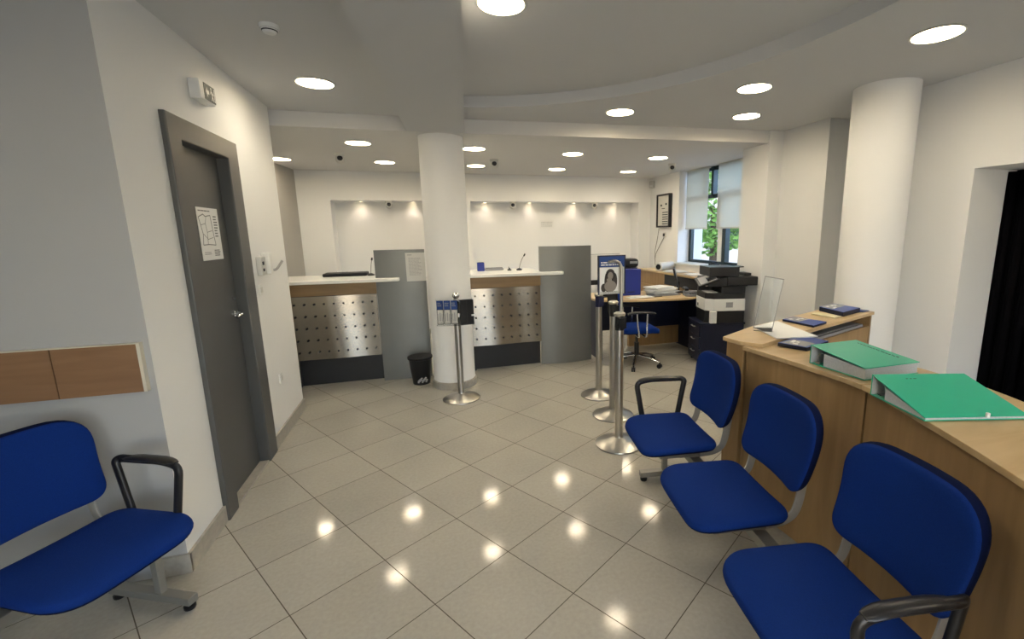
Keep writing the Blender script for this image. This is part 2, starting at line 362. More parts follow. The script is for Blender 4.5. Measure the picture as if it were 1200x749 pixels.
# plan posted on the door
TD = Matrix.Translation((-1.205, 3.07, 1.425)) @ Matrix.Rotation(math.radians(90), 4, 'Z')
t = thing('wall_notice', 'white floor plan sheet taped to the dark grey door', 'notice')
bm = BM(); box(bm, 0, .272, -.0015, 0, 0, .30, TD); obj('sheet', bm, M['paper'], t)
bm = BM()
R = random.Random(3)
def ln(b, pts, wd, T):
    for (xa, za), (xb, zb) in zip(pts, pts[1:]):
        L = math.hypot(xb - xa, zb - za); a = math.atan2(zb - za, xb - xa)
        box(b, 0, L, -.0022, -.0016, -wd / 2, wd / 2, T @ Matrix.Translation((xa, 0, za)) @ Matrix.Rotation(-a, 4, 'Y'))
ln(bm, [(.015, .245), (.075, .262), (.10, .25), (.165, .258), (.178, .15), (.19, .085), (.10, .09), (.03, .088), (.045, .15), (.015, .245)], .005, TD)
ln(bm, [(.03, .2), (.09, .21), (.1, .16), (.165, .17)], .003, TD); ln(bm, [(.09, .21), (.11, .25)], .003, TD); ln(bm, [(.1, .16), (.09, .09)], .003, TD); ln(bm, [(.05, .15), (.1, .12), (.17, .13)], .003, TD)
lines(bm, .20, .25, .13, .26, 8, TD, .45, 4, True, -.0016); lines(bm, .02, .2, .275, .288, 1, TD, .5, 5, True, -.0016); lines(bm, .16, .25, .02, .06, 4, TD, .6, 6, True, -.0016); lines(bm, .03, .12, .03, .05, 2, TD, .3, 7, True, -.0016)
obj('printed_plan', bm, M['ink'], t)

# ------------------------------------------------------------------ wall strip on the grey wall
t = thing('wall_rail', 'brown wooden chair rail board fixed to the grey wall', 'wall panel')
for x0, x1, k in ((-2.55, -1.488, 0), (-1.484, -1.20, 0)):
    bm = BM(); box(bm, x0, x1, 2.325, 2.35, .905, 1.115); obj('board', bm, M['strip'], t)
bm = BM(); box(bm, -1.20, -1.188, 2.324, 2.35, .905, 1.115); box(bm, -2.55, -1.188, 2.3245, 2.35, 1.115, 1.119); obj('edge_band', bm, M['edge'], t)

# ------------------------------------------------------------------ window
bm = BM(); FX = 4.08
def fr(y0, y1, z0, z1, dx=.03): box(bm, FX - dx, FX + dx, y0, y1, z0, z1)
fr(4.88, 6.5, 1.07, 1.115); fr(4.88, 6.5, 2.42, 2.475); fr(6.44, 6.5, 1.07, 2.475); fr(4.88, 4.94, 1.07, 2.475); fr(5.885, 5.935, 2.03, 2.475, .04); fr(4.88, 6.5, 2.03, 2.085); fr(5.545, 5.62, 1.07, 2.03, .04)
wn = struct('window_1', bm, M['frame'], 'dark framed office window half covered by roller blinds', bevel=.004)
bm = BM(); box(bm, FX - .03, FX + .02, 5.64, 5.74, 1.115, 2.03); obj('sash', bm, M['white'], wn, bevel=.004)
bm = BM(); box(bm, FX - .004, FX + .004, 4.9, 6.48, 1.09, 2.45); obj('pane', bm, M['glass'], wn)
bm = BM(); box(bm, 3.77, 4.05, 4.88, 6.5, 1.045, 1.072); obj('window_sill', bm, M['white'], wn, bevel=.004)
for nm, y0, y1 in (('left', 5.895, 6.475), ('right', 5.15, 5.665)):
    t = thing('roller_blind', 'cream roller blind half lowered, ' + nm + ' one in the window', 'blind')
    bm = BM(); nseg = 24
    for k in range(1):
        box(bm, 3.968, 3.971, y0, y1, 1.60, 2.474)
    obj('fabric', bm, M['blind'], t)
    bm = BM(); box(bm, 3.962, 3.977, y0, y1, 1.585, 1.605); obj('bottom_bar', bm, M['offwhite'], t)
    bm = BM(); tube(bm, [(3.985, y0 - .005, 2.458), (3.985, y1 + .005, 2.458)], .014, 16); obj('roller', bm, M['offwhite'], t, smooth=True)
t = thing('sill_box', 'small black box standing on the window sill', 'box'); bm = BM(); box(bm, 3.86, 3.95, 5.52, 5.66, 1.072, 1.10); obj('body', bm, M['black'], t, bevel=.004)
bm = BM(); box(bm, 3.87, 3.94, 5.56, 5.63, 1.10, 1.115); obj('lid', bm, M['blackmatt'], t, bevel=.004)

# ------------------------------------------------------------------ dark doorway on the right
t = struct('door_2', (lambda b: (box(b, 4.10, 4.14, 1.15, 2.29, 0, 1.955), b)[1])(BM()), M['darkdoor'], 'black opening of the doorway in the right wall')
bm = BM(); P = []
n = 90
pa = [(4.02 + .02 * math.sin(i * .9), 1.16 + 1.125 * i / n) for i in range(n + 1)]
for i in range(n):
    (x0, y0), (x1, y1) = pa[i], pa[i + 1]
    v = [bm.verts.new(c) for c in ((x0, y0, .02), (x1, y1, .02), (x1, y1, 1.94), (x0, y0, 1.94))]; bm.faces.new(v)
bmesh.ops.remove_doubles(bm, verts=bm.verts, dist=1e-5)
c = obj('curtain', bm, M['darkdoor'], smooth=True); tag(c, 'black pleated curtain hanging in the right doorway', 'curtain')
sd = c.modifiers.new('thick', 'SOLIDIFY'); sd.thickness = .004

# ------------------------------------------------------------------ beam seating
def pad(bm, w0, w1, d, th, rad, bend, crown=.012, shell=2, n=9):
    """upholstered pad: w0 width at -d/2, w1 width at +d/2; top at z=0"""
    out = []
    cs = [(-w0 / 2, -d / 2), (w0 / 2, -d / 2), (w1 / 2, d / 2), (-w1 / 2, d / 2)]
    for i in range(4):
        p = Vector(cs[i]); a = Vector(cs[i - 1]); c = Vector(cs[(i + 1) % 4]); r = rad[i]
        u = (a - p).normalized() * r; v = (c - p).normalized() * r
        for k in range(n + 1):
            t = k / n; out.append((p + u * (1 - t) ** 2 + v * t * t))
        # mid points of the long edges so that bending stays smooth
        q0 = p + v; nx = Vector(cs[(i + 1) % 4]); rn = rad[(i + 1) % 4]; q1 = nx + (p - nx).normalized() * rn
        for k in range(1, 6): out.append(q0.lerp(q1, k / 6))
    levels = [(.90, -th), (.975, -th + .004), (.995, -th + .014), (1.0, -th * .5), (.995, -.012), (.98, -.004), (.95, 0), (.85, crown * .45), (.68, crown * .75), (.48, crown * .9), (.25, crown)]
    rings = []
    for s, z in levels: rings.append([bm.verts.new(bend(q.x * s, q.y * s, z)) for q in out])
    m = len(out)
    for li, (a, b) in enumerate(zip(rings, rings[1:])):
        for i in range(m):
            f = bm.faces.new((a[i], a[(i + 1) % m], b[(i + 1) % m], b[i])); f.material_index = 1 if li < shell else 0
    c0 = bm.verts.new(bend(0, 0, -th)); c1 = bm.verts.new(bend(0, 0, crown))
    for i in range(m):
        bm.faces.new((c0, rings[0][(i + 1) % m], rings[0][i])).material_index = 1
        bm.faces.new((rings[-1][i], rings[-1][(i + 1) % m], c1))
def seat_bm():
    bm = BM()
    def bend(x, y, z):      # y: -front .. +rear
        k = 0
        if y < -.06: k = -1.0 * (-.06 - y) ** 2
        if y > .1: k += .7 * (y - .1) ** 2
        k += .10 * (abs(x) / .25) ** 2 * .09
        return (x, y + .008, z + .452 + k)
    pad(bm, .49, .47, .405, .038, (.12, .12, .075, .075), bend); return bm
def back_bm():
    bm = BM()
    def bend(x, y, z):      # y: -bottom .. +top ; z outwards towards the sitter
        h = y + .17; yy = .242 + .06 * (h / .34) + .02 * math.sin(h / .34 * math.pi) - .045 * (x / .25) ** 2
        return (x, yy - z * .96, .525 + h * .985 - z * .18)
    pad(bm, .43, .475, .35, .05, (.07, .07, .135, .135), bend, shell=4); return bm
def bracket_bm(s):
    bm = BM(); x = s * .175
    sweep(bm, smooth_path([(x, .02, .396), (x, .13, .394), (x, .20, .400), (x, .243, .425), (x, .262, .47), (x, .272, .53), (x, .278, .575)], 5), rect(.019, .004), None, 0, Vector((1, 0, 0)))
    return bm
def arm_bm(x):
    bm = BM(); s = 1 if x > 0 else -1
    path = fillet([(x, -.055, .40), (x + s * .012, -.098, .655), (x + s * .012, -.02, .672), (x + s * .012, .185, .668), (x, .20, .66), (x, .155, .40)], .035, 5)
    sweep(bm, path, [(a * 1.35, b) for a, b in circ(.0125, 12)], None, 0, Vector((1, 0, 0)))
    sweep(bm, smooth_path([(x + s * .012, -.085, .668), (x + s * .012, -.02, .678), (x + s * .012, .09, .678), (x + s * .012, .165, .671)], 3), [(a * 1.75, b * .8) for a, b in circ(.0135, 12)], None, 0, Vector((0, 0, 1)), [.55, .85, 1] + [1] * 4 + [.9, .75, .5])
    sweep(bm, [(x, -.055, .405), (x - s * .05, -.05, .395)], rect(.012, .005)); sweep(bm, [(x, .155, .405), (x - s * .05, .15, .395)], rect(.012, .005))
    return bm
def leg_bm(x):
    bm = BM(); box(bm, x - .015, x + .015, .084, .116, .05, .35); box(bm, x - .022, x + .022, -.06, .36, .028, .062)
    return bm
NEAR_ARM = (.607, 1)
def foot_bm(x, y):
    bm = BM(); lathe(bm, [(.02, 0), (.022, .004), (.022, .014), (.008, .018), (.008, .03)], 16, XF((x, y, 0))); return bm
def bench(name, label, cat, loc, rz, seats, legs, arms, group):
    t = thing(name, label, cat, loc, rz, group)
    s0 = None
    for i, u in enumerate(seats):
        if s0 is None:
            s0 = obj('seat', seat_bm(), [M['blue'], M['blueshell']], t, smooth=60); b0 = obj('backrest', back_bm(), [M['blue'], M['blueshell']], t, smooth=60)
            k0 = [obj('bracket', bracket_bm(s), M['chair_grey'], t, bevel=.002) for s in (-1, 1)]
            bm = BM(); box(bm, -.17, .17, .02, .035, .372, .392); box(bm, -.19, -.15, -.1, .12, .385, .402); box(bm, .15, .19, -.1, .12, .385, .402); box(bm, -.17, .17, -.06, -.04, .385, .4)
            m0 = obj('seat_mount', bm, M['leg_grey'], t)
            fam = [s0, b0, m0] + k0
            for o in fam: o.location = (u, 0, 0)
        else:
            for o in fam: c = dup(o, t); c.location = (u, 0, 0)
    bm = BM(); box(bm, seats[0] - .36, seats[-1] + .36, .072, .128, .335, .372) if 0 else box(bm, legs[0] - .03, legs[-1] + .03, .072, .128, .332, .372); obj('beam', bm, M['leg_grey'], t, bevel=.003)
    for x in legs:
        l = obj('leg', leg_bm(x), M['leg_grey'], t, bevel=.003)
        for y in (-.035, .335): obj('foot', foot_bm(x, y), M['black'], l, smooth=True)
    for u, s in arms:
        obj('armrest', arm_bm(u + s * (.262 if (u, s) == NEAR_ARM else .236)), M['black'], t, smooth=50)
# local frame: x along bench, -y towards the sitter's front, +y to the back
def rz_from(bx, by): return math.atan2(by, bx)
# right bench: along (-.151,-.988) so that local -y faces the room (-x)
bench('beam_seating', 'row of three blue upholstered seats on a steel beam before the wooden desk', 'bench', (1.13, 1.53, 0), rz_from(-.151, -.988),
      [-.607, 0, .607], [-.607 - .268, .607 + .268 - .02], [(-.607, -1), (.607, 1)], None)
# left bench: facing right and slightly towards the entrance
bench('beam_seating', 'blue upholstered seat row with a black armrest beside the grey wall', 'bench', (-1.203, 1.893, 0), rz_from(.459, .888),
      [0, -.607], [.24, -.85], [(0, 1), (-.607, -1)], None)

# ------------------------------------------------------------------ teller counters
def perf(bm, x0, x1, z0, z1, y, cols, rows, r=.0105):
    for i in range(cols):
        for j in range(rows):
            cx, cz = x0 + (x1 - x0) * i / (cols - 1), z0 + (z1 - z0) * j / (rows - 1)
            bm.faces.new([bm.verts.new((cx + r * math.cos(a * math.pi / 4), y, cz + r * math.sin(a * math.pi / 4))) for a in range(8)]).material_index = 1
def counter(label, x0, x1, y, top0, top1, cols, seed):
    t = thing('teller_counter', label, 'counter', (0, 0, 0))
    bm = BM(); R = 8
    # steel sheet with a gentle horizontal wave, as thin buckled metal
    nx = 32; rows_ = 6; g = []
    for j in range(rows_ + 1):
        g.append([bm.verts.new((x0 + (x1 - x0) * i / nx, y - .014 + .010 * math.sin(i / nx * 7.5 + seed + j * .12) * math.sin(math.pi * i / nx), .29 + .66 * j / rows_)) for i in range(nx + 1)])
    for j in range(rows_):
        for i in range(nx): bm.faces.new((g[j][i], g[j][i + 1], g[j + 1][i + 1], g[j + 1][i]))
    perf(bm, x0 + .05, x1 - .05, .37, .87, y - .026, cols, 5)
    st = obj('steel_front', bm, [M['steel'], M['kick']], t, smooth=True)
    bm = BM(); box(bm, x0, x1, y, y + .03, .285, .955); box(bm, x0, x0 + .03, y, y + .5, 0, 1.08); box(bm, x0, x1, y + .06, y + .085, 0, .29); obj('carcass', bm, M['kick'], t)
    bm = BM(); box(bm, x0 - .01, x1 + .005, y - .02, y + .02, .955, 1.085); obj('apron', bm, M['oak'], t)
    bm = BM(); rr = .05; yb = y - .055
    pts = [(top0, y - .13), (top1 - rr, y - .17)] + [(top1 - rr + rr * math.sin(a * math.pi / 12), y - .12 - .05 * math.cos(a * math.pi / 12)) for a in range(1, 7)] + [(top1, yb - .01), (x1 + .004, yb - .01), (x1 + .004, y + .55), (top0, y + .55)]
    prism(bm, pts, 1.085, 1.12)
    obj('worktop', bm, M['whitetop'], t, bevel=.006)
    return t
counter('left teller counter with white top and perforated steel front', -1.36, -.53, 5.15, -1.62, -.285, 9, .5)
counter('right teller counter with white top and perforated steel front, by the tall grey screen', .44, 1.245, 5.15, .40, 1.50, 8, 2.2)
def screen(label, x0, x1, y, slope, bow):
    t = thing('teller_screen', label, 'divider panel'); n = 10; pts = []
    for i in range(n + 1): u = i / n; pts.append((x0 + (x1 - x0) * u, y - bow * math.sin(u * math.pi)))
    bm = BM(); prism(bm, pts + [(x1, y + .04), (x0, y + .04)], 0, 1.395)
    obj('body', bm, M['panelgrey'], t, smooth=25)
    bm = BM(); prism(bm, [(a, b - .004) for a, b in pts] + [(x1, y + .045), (x0, y + .045)], 1.395, 1.404); obj('top_cap', bm, M['panelgrey'], t)
    return t
screen('tall grey counter screen with a notice, left of the round column', -.522, -.02, 5.115, 0, .012)
screen('tall grey convex counter screen, right of the column', 1.25, 1.885, 5.16, 0, .055)
T = Matrix.Translation((-.215, 5.103, 1.07)); t = thing('wall_notice', 'printed notice sheet on the grey screen beside the column', 'notice')
bm = BM(); box(bm, 0, .195, -.004, 0, 0, .30, T); obj('sheet', bm, M['paperdim'], t)
bm = BM(); lines(bm, .02, .07, .27, .285, 1, T, .6, 3, False, -.0042); lines(bm, .03, .165, .06, .25, 16, T, .32, 11, True, -.0042); obj('print', bm, M['ink'], t)

# items on the counters
def gooseneck(label, x, y, z, lean):
    t = thing('gooseneck_microphone', label, 'microphone', (x, y, z))
    bm = BM(); lathe(bm, [(.035, 0), (.035, .012), (.02, .022), (.006, .026)], 20); obj('base', bm, M['black'], t, smooth=True)
    bm = BM(); tube(bm, smooth_path([(0, 0, .02), (lean * .2, 0, .07), (lean * .6, 0, .13), (lean, 0, .17)], 5), .004, 8); obj('neck', bm, M['leg_grey'], t, smooth=True)
    bm = BM(); tube(bm, [(lean, 0, .165), (lean * 1.25, 0, .195)], .009, 10); obj('mic_head', bm, M['black'], t, smooth=True)
gooseneck('thin gooseneck microphone on the left counter beside the grey screen', -.60, 5.45, 1.12, .02)
gooseneck('black gooseneck microphone on the right counter', 1.06, 5.42, 1.12, .06)
t = thing('desk_gadget', 'small black object on the right counter left of the microphone', 'device', (.94, 5.42, 1.12))
bm = BM(); lathe(bm, [(.026, 0), (.026, .01), (.012, .02), (.01, .03), (0, .032)], 16); tube(bm, [(0, 0, .02), (-.01, 0, .045)], .004, 8); obj('body', bm, M['black'], t, smooth=True)
t = thing('desk_printer', 'low dark office device behind the left counter top', 'printer', (-.86, 5.50, 1.12))
bm = BM(); box(bm, -.22, .22, -.08, .14, 0, .035); obj('body', bm, M['blackmatt'], t, bevel=.01)
bm = BM(); prism(bm, [(-.07, 0), (.07, 0), (0, .035)], -.10, -.085, XF((0, 0, .005), 0, math.radians(90))); obj('paper_guide', bm, M['black'], t)
t = thing('pen_box', 'square blue box on the right counter next to the column', 'box', (.61, 5.50, 1.12))
bm = BM(); box(bm, -.04, .04, -.035, .035, 0, .10); obj('body', bm, M['bluebox'], t, bevel=.003)
bm = BM(); box(bm, -.034, .034, -.03, .03, .10, .103); obj('lid', bm, M['navy'], t)
t = thing('stamp_tray', 'flat dark tray lying right of the blue box', 'tray', (.76, 5.52, 1.12))
bm = BM(); prism(bm, [(-.10, -.04), (.12, -.04), (.12, .06), (-.10, .06)], 0, .028); obj('body', bm, M['greyprint'], t, bevel=.006)
bm = BM(); box(bm, -.09, .11, -.03, .05, .028, .033); obj('lid', bm, M['navy'], t)
t = thing('wall_notice', 'small white notice in the lit recess above the right counter', 'notice')
T = Matrix.Translation((1.90, 7.779, 1.64)); bm = BM(); box(bm, 0, .26, -.002, 0, 0, .14, T); obj('sheet', bm, M['paper'], t)
bm = BM(); lines(bm, .03, .23, .02, .12, 3, T, .2, 8, False, -.0022); obj('print', bm, M['ink'], t)

# ------------------------------------------------------------------ waste bin
t = thing('waste_bin', 'black waste bin with paper scraps beside the column', 'bin', (-.135, 4.90, 0))
bm = BM(); N_ = 36
prof = [(.085, .0), (.088, .006), (.118, .275), (.124, .283), (.124, .293), (.116, .293), (.112, .28), (.082, .012), (0, .012)]
lathe(bm, prof, N_); obj('body', bm, M['black'], t, smooth=35)
bm = BM(); lathe(bm, [(.117, .27), (.127, .275), (.127, .294), (.118, .294)], N_); obj('rim', bm, M['blackmatt'], t, smooth=35)
bm = BM()
for i in range(7):
    a = -1.9 + i * .14; r0 = .092 + .0; z = .03 + (i % 3) * .012
    sweep(bm, smooth_path([(r0 * math.cos(a) * 1.02, r0 * math.sin(a) * 1.02, z), ((r0 + .004) * math.cos(a + .06), (r0 + .004) * math.sin(a + .06), z + .022), (r0 * math.cos(a + .15) * 1.03, r0 * math.sin(a + .15) * 1.03, z + .02)], 3), circ(.010, 6))
obj('waste_paper', bm, M['greyprint'], t)

# ------------------------------------------------------------------ posts
def post_parts(t, h=1.0):
    bm = BM(); lathe(bm, [(.172, 0), (.175, .004), (.173, .010), (.150, .022), (.11, .036), (.07, .048), (.034, .058), (.032, .066)], 48); obj('base', bm, M['post'], t, smooth=30)
    bm = BM(); lathe(bm, [(.030, .05), (.030, h - .06)], 28); obj('pole', bm, M['post'], t, smooth=True)
def belt_head(t, h, col='black'):
    bm = BM(); lathe(bm, [(.033, h - .13), (.033, h - .03)], 24); box(bm, -.018, .018, -.045, -.02, h - .12, h - .04); box(bm, -.018, .018, .02, .045, h - .12, h - .04); box(bm, .02, .045, -.018, .018, h - .12, h - .04); obj('belt_cassette', bm, M[col], t, smooth=30)
    bm = BM(); lathe(bm, [(.036, h - .03), (.042, h - .022), (.042, h - .010), (.03, h - .003), (0, h)], 28); obj('cap', bm, M['post'], t, smooth=35)
for x, y, lab in ((1.512, 3.93, 'steel barrier post farthest from the chairs, of the row of three'), (1.451, 3.437, 'middle steel barrier post of the row of three')):
    t = thing('barrier_post', lab, 'barrier post', (x, y, 0), 0, 'steel barrier posts in a row'); post_parts(t); belt_head(t, 1.0, 'beltblue' if y > 3.6 else 'black')
t = thing('barrier_post', 'steel barrier post nearest the chairs, carrying a bent sign pole', 'barrier post', (1.28, 2.917, 0), 0, 'steel barrier posts in a row'); post_parts(t); belt_head(t, 1.0)
bm = BM(); tube(bm, [(.012, .0, .98), (.012, 0, 1.30)] + [(.012 - .06 + .06 * math.cos(a), -.0, 1.30 + .06 * math.sin(a)) for a in [math.radians(q) for q in (15, 30, 45, 60, 75, 90)]] + [(-.085, 0, 1.352)], .011, 12, None, 0, Vector((0, 1, 0))); obj('sign_pole', bm, M['post'], t, smooth=40)
# poster held on the pole
t = thing('poster_stand_sign', 'blue headed poster with a monochrome portrait held above the nearest post', 'sign', (1.13, 2.935, 1.128))
bm = BM(); box(bm, 0, .193, 0, .008, 0, .265); obj('board', bm, M['paperdim'], t)
bm = BM(); box(bm, -.006, .003, -.004, .012, -.004, .27); box(bm, .19, .199, -.004, .012, -.004, .27); box(bm, 0, .193, -.004, .012, .262, .27); obj('frame', bm, M['navy'], t)
bm = BM(); box(bm, .003, .19, -.0015, 0, .188, .262); obj('blue_header', bm, M['leafblue'], t)
bm = BM(); lines(bm, .015, .165, .196, .228, 2, Matrix.Identity(4), .5, 21, False, -.0017); obj('header_print', bm, M['paper'], t)
bm = BM(); box(bm, .008, .145, -.001, 0, .02, .184); obj('picture_ground', bm, M['paper'], t)
bm = BM(); E = lambda cx, cz, rx, rz, y, k=20: bm.faces.new([bm.verts.new((cx + rx * math.cos(2 * math.pi * i / k), y, cz + rz * math.sin(2 * math.pi * i / k))) for i in range(k)])
E(.085, .14, .033, .036, -.0016); E(.062, .085, .022, .07, -.0016); E(.115, .09, .022, .06, -.0016); E(.035, .045, .02, .03, -.0016); obj('portrait_hair', bm, M['hair'], t)
bm = BM(); E(.085, .128, .021, .026, -.0022); E(.085, .055, .045, .04, -.0022); E(.075, .10, .018, .012, -.0024); obj('portrait_figure', bm, M['skin'], t)
bm = BM(); lines(bm, .03, .175, .004, .02, 2, Matrix.Identity(4), .4, 22, True, -.0012); obj('footer_print', bm, M['ink'], t)
# post with the leaflet racks
t = thing('barrier_post', 'steel post with leaflet racks in front of the round column', 'barrier post', (.234, 4.278, 0)); post_parts(t, 1.02)
bm = BM(); lathe(bm, [(.032, .93), (.034, .95), (.02, .965), (.018, .972)], 24); lathe(bm, [(0, .968), (.022, .972), (.032, .99), (.033, 1.004), (.024, 1.022), (0, 1.03)], 24); obj('ball_top', bm, M['chrome'], t, smooth=50)
bm = BM(); box(bm, -.03, .03, -.045, -.03, .80, .84); box(bm, .02, .10, -.045, -.03, .80, .84); obj('rack_bracket', bm, M['post'], t)
t2 = thing('leaflet_rack', 'clear rack of three blue and white leaflets on the post, its left side', 'leaflet rack', (.055, 4.235, .745), math.radians(-16))
bm = BM(); box(bm, -.004, .196, .012, .016, -.01, .235); box(bm, -.004, .196, -.006, .016, -.012, -.006); box(bm, -.004, .196, -.008, -.005, -.01, .02); obj('holder', bm, M['acrylic'], t2)
for i in range(3):
    l = thing('leaflet', ('leftmost', 'middle', 'rightmost')[i] + ' of three blue topped leaflets in the rack', 'leaflet', (.055 + .065 * i * math.cos(.279), 4.235 - .065 * i * math.sin(.279), .745), math.radians(-16), 'leaflets on the post')
    bm = BM(); box(bm, .002, .060, .0, .008, 0, .22); obj('cover', bm, M['inkdark'], l)
    bm = BM(); box(bm, .007, .056, -.0006, 0, .006, .135); obj('pale_panel', bm, M['paperdim'], l)
    bm = BM(); box(bm, .002, .060, -.001, 0, .14, .22); obj('blue_band', bm, M['leafblue'], l)
    bm = BM(); box(bm, .012, .048, -.001, 0, .012, .018); box(bm, .012, .018, -.001, 0, .03, .10); box(bm, .044, .050, -.001, 0, .03, .10); box(bm, .026, .036, -.001, 0, .03, .11); lines(bm, .01, .052, .165, .205, 3, Matrix.Identity(4), .4, i, True, -.001); obj('cover_print', bm, M['greyprint'], l)
t2 = thing('leaflet_rack', 'black leaflet holder on the right side of the post before the column', 'leaflet rack', (.262, 4.20, .74), math.radians(8))
bm = BM(); box(bm, .0, .125, .0, .035, -.01, .225); obj('holder', bm, M['black'], t2, bevel=.003)
bm = BM(); box(bm, .006, .056, -.003, 0, 0, .22); box(bm, .064, .118, -.003, 0, 0, .22); obj('dark_cards', bm, M['blackmatt'], t2)
bm = BM(); box(bm, .1, .125, -.006, -.001, .07, .085); obj('clip', bm, M['white'], t2)

# ------------------------------------------------------------------ wooden reception desk (three curved units and a shelf return)
front = [(1.628, 2.035), (1.645, 1.88), (1.662, 1.63), (1.662, 1.345), (1.542, 1.004), (1.39, .661), (1.19, .30), (.97, -.03)]
def lerp2(a, b, t): return (a[0] + (b[0] - a[0]) * t, a[1] + (b[1] - a[1]) * t)
def offs(pts, d):
    out = []
    for i, p in enumerate(pts):
        a = pts[max(i - 1, 0)]; b = pts[min(i + 1, len(pts) - 1)]; t = Vector((b[0] - a[0], b[1] - a[1])).normalized()
        out.append((p[0] - t.y * d, p[1] + t.x * d))
    return out
def unit(label, pts, ztop, depth):
    t = thing('reception_desk_unit', label, 'desk')
    f = offs(pts, .028); b = offs(pts, depth - .02)
    bm = BM(); prism(bm, f + offs(pts, .05)[::-1], .0, ztop - .022); obj('front_panel', bm, M['beech'], t, bevel=.002)
    bm = BM(); prism(bm, [f[0], b[0], (b[0][0], b[0][1] - .02), (f[0][0], f[0][1] - .02)], .0, ztop - .022); obj('side_panel', bm, M['beech'], t)
    bm = BM(); prism(bm, [f[-1], b[-1], (b[-1][0], b[-1][1] + .02), (f[-1][0], f[-1][1] + .02)], .0, ztop - .022); obj('side_panel', bm, M['beech'], t)
    bm = BM(); prism(bm, pts + offs(pts, depth)[::-1], ztop - .022, ztop); obj('desk_top', bm, M['beechtop'], t, bevel=.002)
    return t
p2 = [tuple(v)[:2] for v in smooth_path([(a, b, 0) for a, b in front], 6)]
unit('middle wooden desk unit, under the smaller green binder', p2[0:19], .928, .44)
unit('near wooden desk unit, under the large green binder', [(p2[18][0] + .001, p2[18][1] - .005)] + p2[19:], .928, .46)
# end unit and shelf
t = thing('reception_desk_unit', 'far wooden desk unit with the leaflet shelf running to the column', 'desk')
topz = .95
E1 = [(1.612, 2.19), (1.628, 2.06), (1.70, 1.965), (2.18, 2.155), (3.14, 2.492), (3.05, 2.79), (2.27, 2.485), (1.94, 2.365)]
bm = BM(); prism(bm, E1, topz - .022, topz); obj('desk_top', bm, M['beechtop'], t, bevel=.002)
bm = BM(); prism(bm, [(1.635, 2.18), (1.645, 2.052), (1.665, 2.052), (1.655, 2.18)], 0, topz - .022); obj('side_panel', bm, M['beech'], t)
bm = BM(); prism(bm, [(1.635, 2.18), (1.655, 2.165), (3.0, 2.70), (3.0, 2.72)], 0, topz - .022); obj('side_panel', bm, M['beech'], t)
dx, dy = Vector((3.12 - 2.10, 2.485 - 2.13)).normalized(); NR = (dy, -dx)
bm = BM(); prism(bm, [(1.75, 2.03), (3.12, 2.50), (3.115, 2.52), (1.745, 2.05)], 0, .835); obj('front_panel', bm, M['beech'], t)
bm = BM(); prism(bm, [(1.75, 2.03), (3.12, 2.50), (3.03, 2.77), (1.66, 2.2)], .828, .846); obj('shelf', bm, M['beech'], t)
bm = BM(); prism(bm, [(3.10, 2.49), (3.12, 2.495), (3.035, 2.77), (3.015, 2.765)], 0, topz - .022); obj('end_panel', bm, M['oak'], t)
# printed matter and small things on the desk
def quad(name, label, cat, cs, z0, z1, m, bevel=0, group=None):
    bm = BM(); prism(bm, cs, z0, z1); o = obj(name, bm, m, bevel=bevel); tag(o, label, cat, group); return o
quad('paper_sheets', 'loose white sheets spread by the clear stand on the desk', 'paper', [(1.94, 2.34), (2.21, 2.43), (2.10, 1.99), (1.85, 2.03)], .951, .957, M['paper'])
def booklet(label, cs, z, th, cover, stripe, group=None):
    t = thing('brochure', label, 'brochure', (cs[0][0], cs[0][1], z), 0, group); o = cs[0]; L = [(a - o[0], b - o[1]) for a, b in cs]
    bm = BM(); prism(bm, L, 0, th); obj('pages', bm, M['navy'], t)
    bm = BM(); prism(bm, L, th, th + .0015); obj('cover', bm, cover, t)
    m = lambda u, v: lerp2(lerp2(L[0], L[3], u), lerp2(L[1], L[2], u), v)
    bm = BM(); prism(bm, [m(.05, .1), m(.05, .9), m(.5, .9), m(.5, .1)], th + .0015, th + .0025); obj('cover_picture', bm, stripe, t)
    bm = BM()
    for k in range(5): a, b = random.random() * .35 + .08, random.random() * .6 + .15; prism(bm, [m(a, b), m(a, b + .14), m(a + .1, b + .1), m(a + .1, b)], th + .0025, th + .003)
    obj('picture_detail', bm, M['paper'], t)
    return t
booklet('blue folder lying on the middle desk unit under the white sheets', [(2.06, 2.055), (2.08, 1.90), (1.86, 1.825), (1.80, 1.965)][::-1], .931, .018, M['bluecard'], M['greyprint'])
booklet('blue brochure in the middle of the leaflet shelf', [(2.26, 2.44), (2.40, 2.49), (2.455, 2.27), (2.28, 2.20)], .951, .012, M['bluecard'], M['greyprint'])
booklet('thick dark blue brochure stack near the column', [(2.80, 2.665), (3.02, 2.745), (3.03, 2.52), (2.76, 2.42)], .951, .03, M['bluecard'], M['greyprint'])
quad('brochure', 'pale blue sheet under the brochure stack by the column', 'brochure', [(3.0, 2.74), (3.07, 2.72), (3.12, 2.52), (3.04, 2.50)], .951, .957, M['leafblue'])
quad('leaflet', 'small pale yellow leaflet between the two shelf brochures', 'leaflet', [(2.62, 2.56), (2.70, 2.59), (2.73, 2.41), (2.64, 2.38)], .951, .960, mat('pale_yellow_paper', (.62, .56, .36), .7))
t = thing('document_tray', 'dark grey row of brochures lying in the open shelf compartment', 'brochures', (2.30, 2.235, .846), math.atan2(dy, dx))
bm = BM(); box(bm, 0, .78, 0, .22, 0, .018); obj('tray', bm, M['greyprint'], t)
bm = BM()
for k in range(16): box(bm, .02 + k * .047, .058 + k * .047, .02, .19, .018, .024)
obj('cards', bm, M['ink'], t)
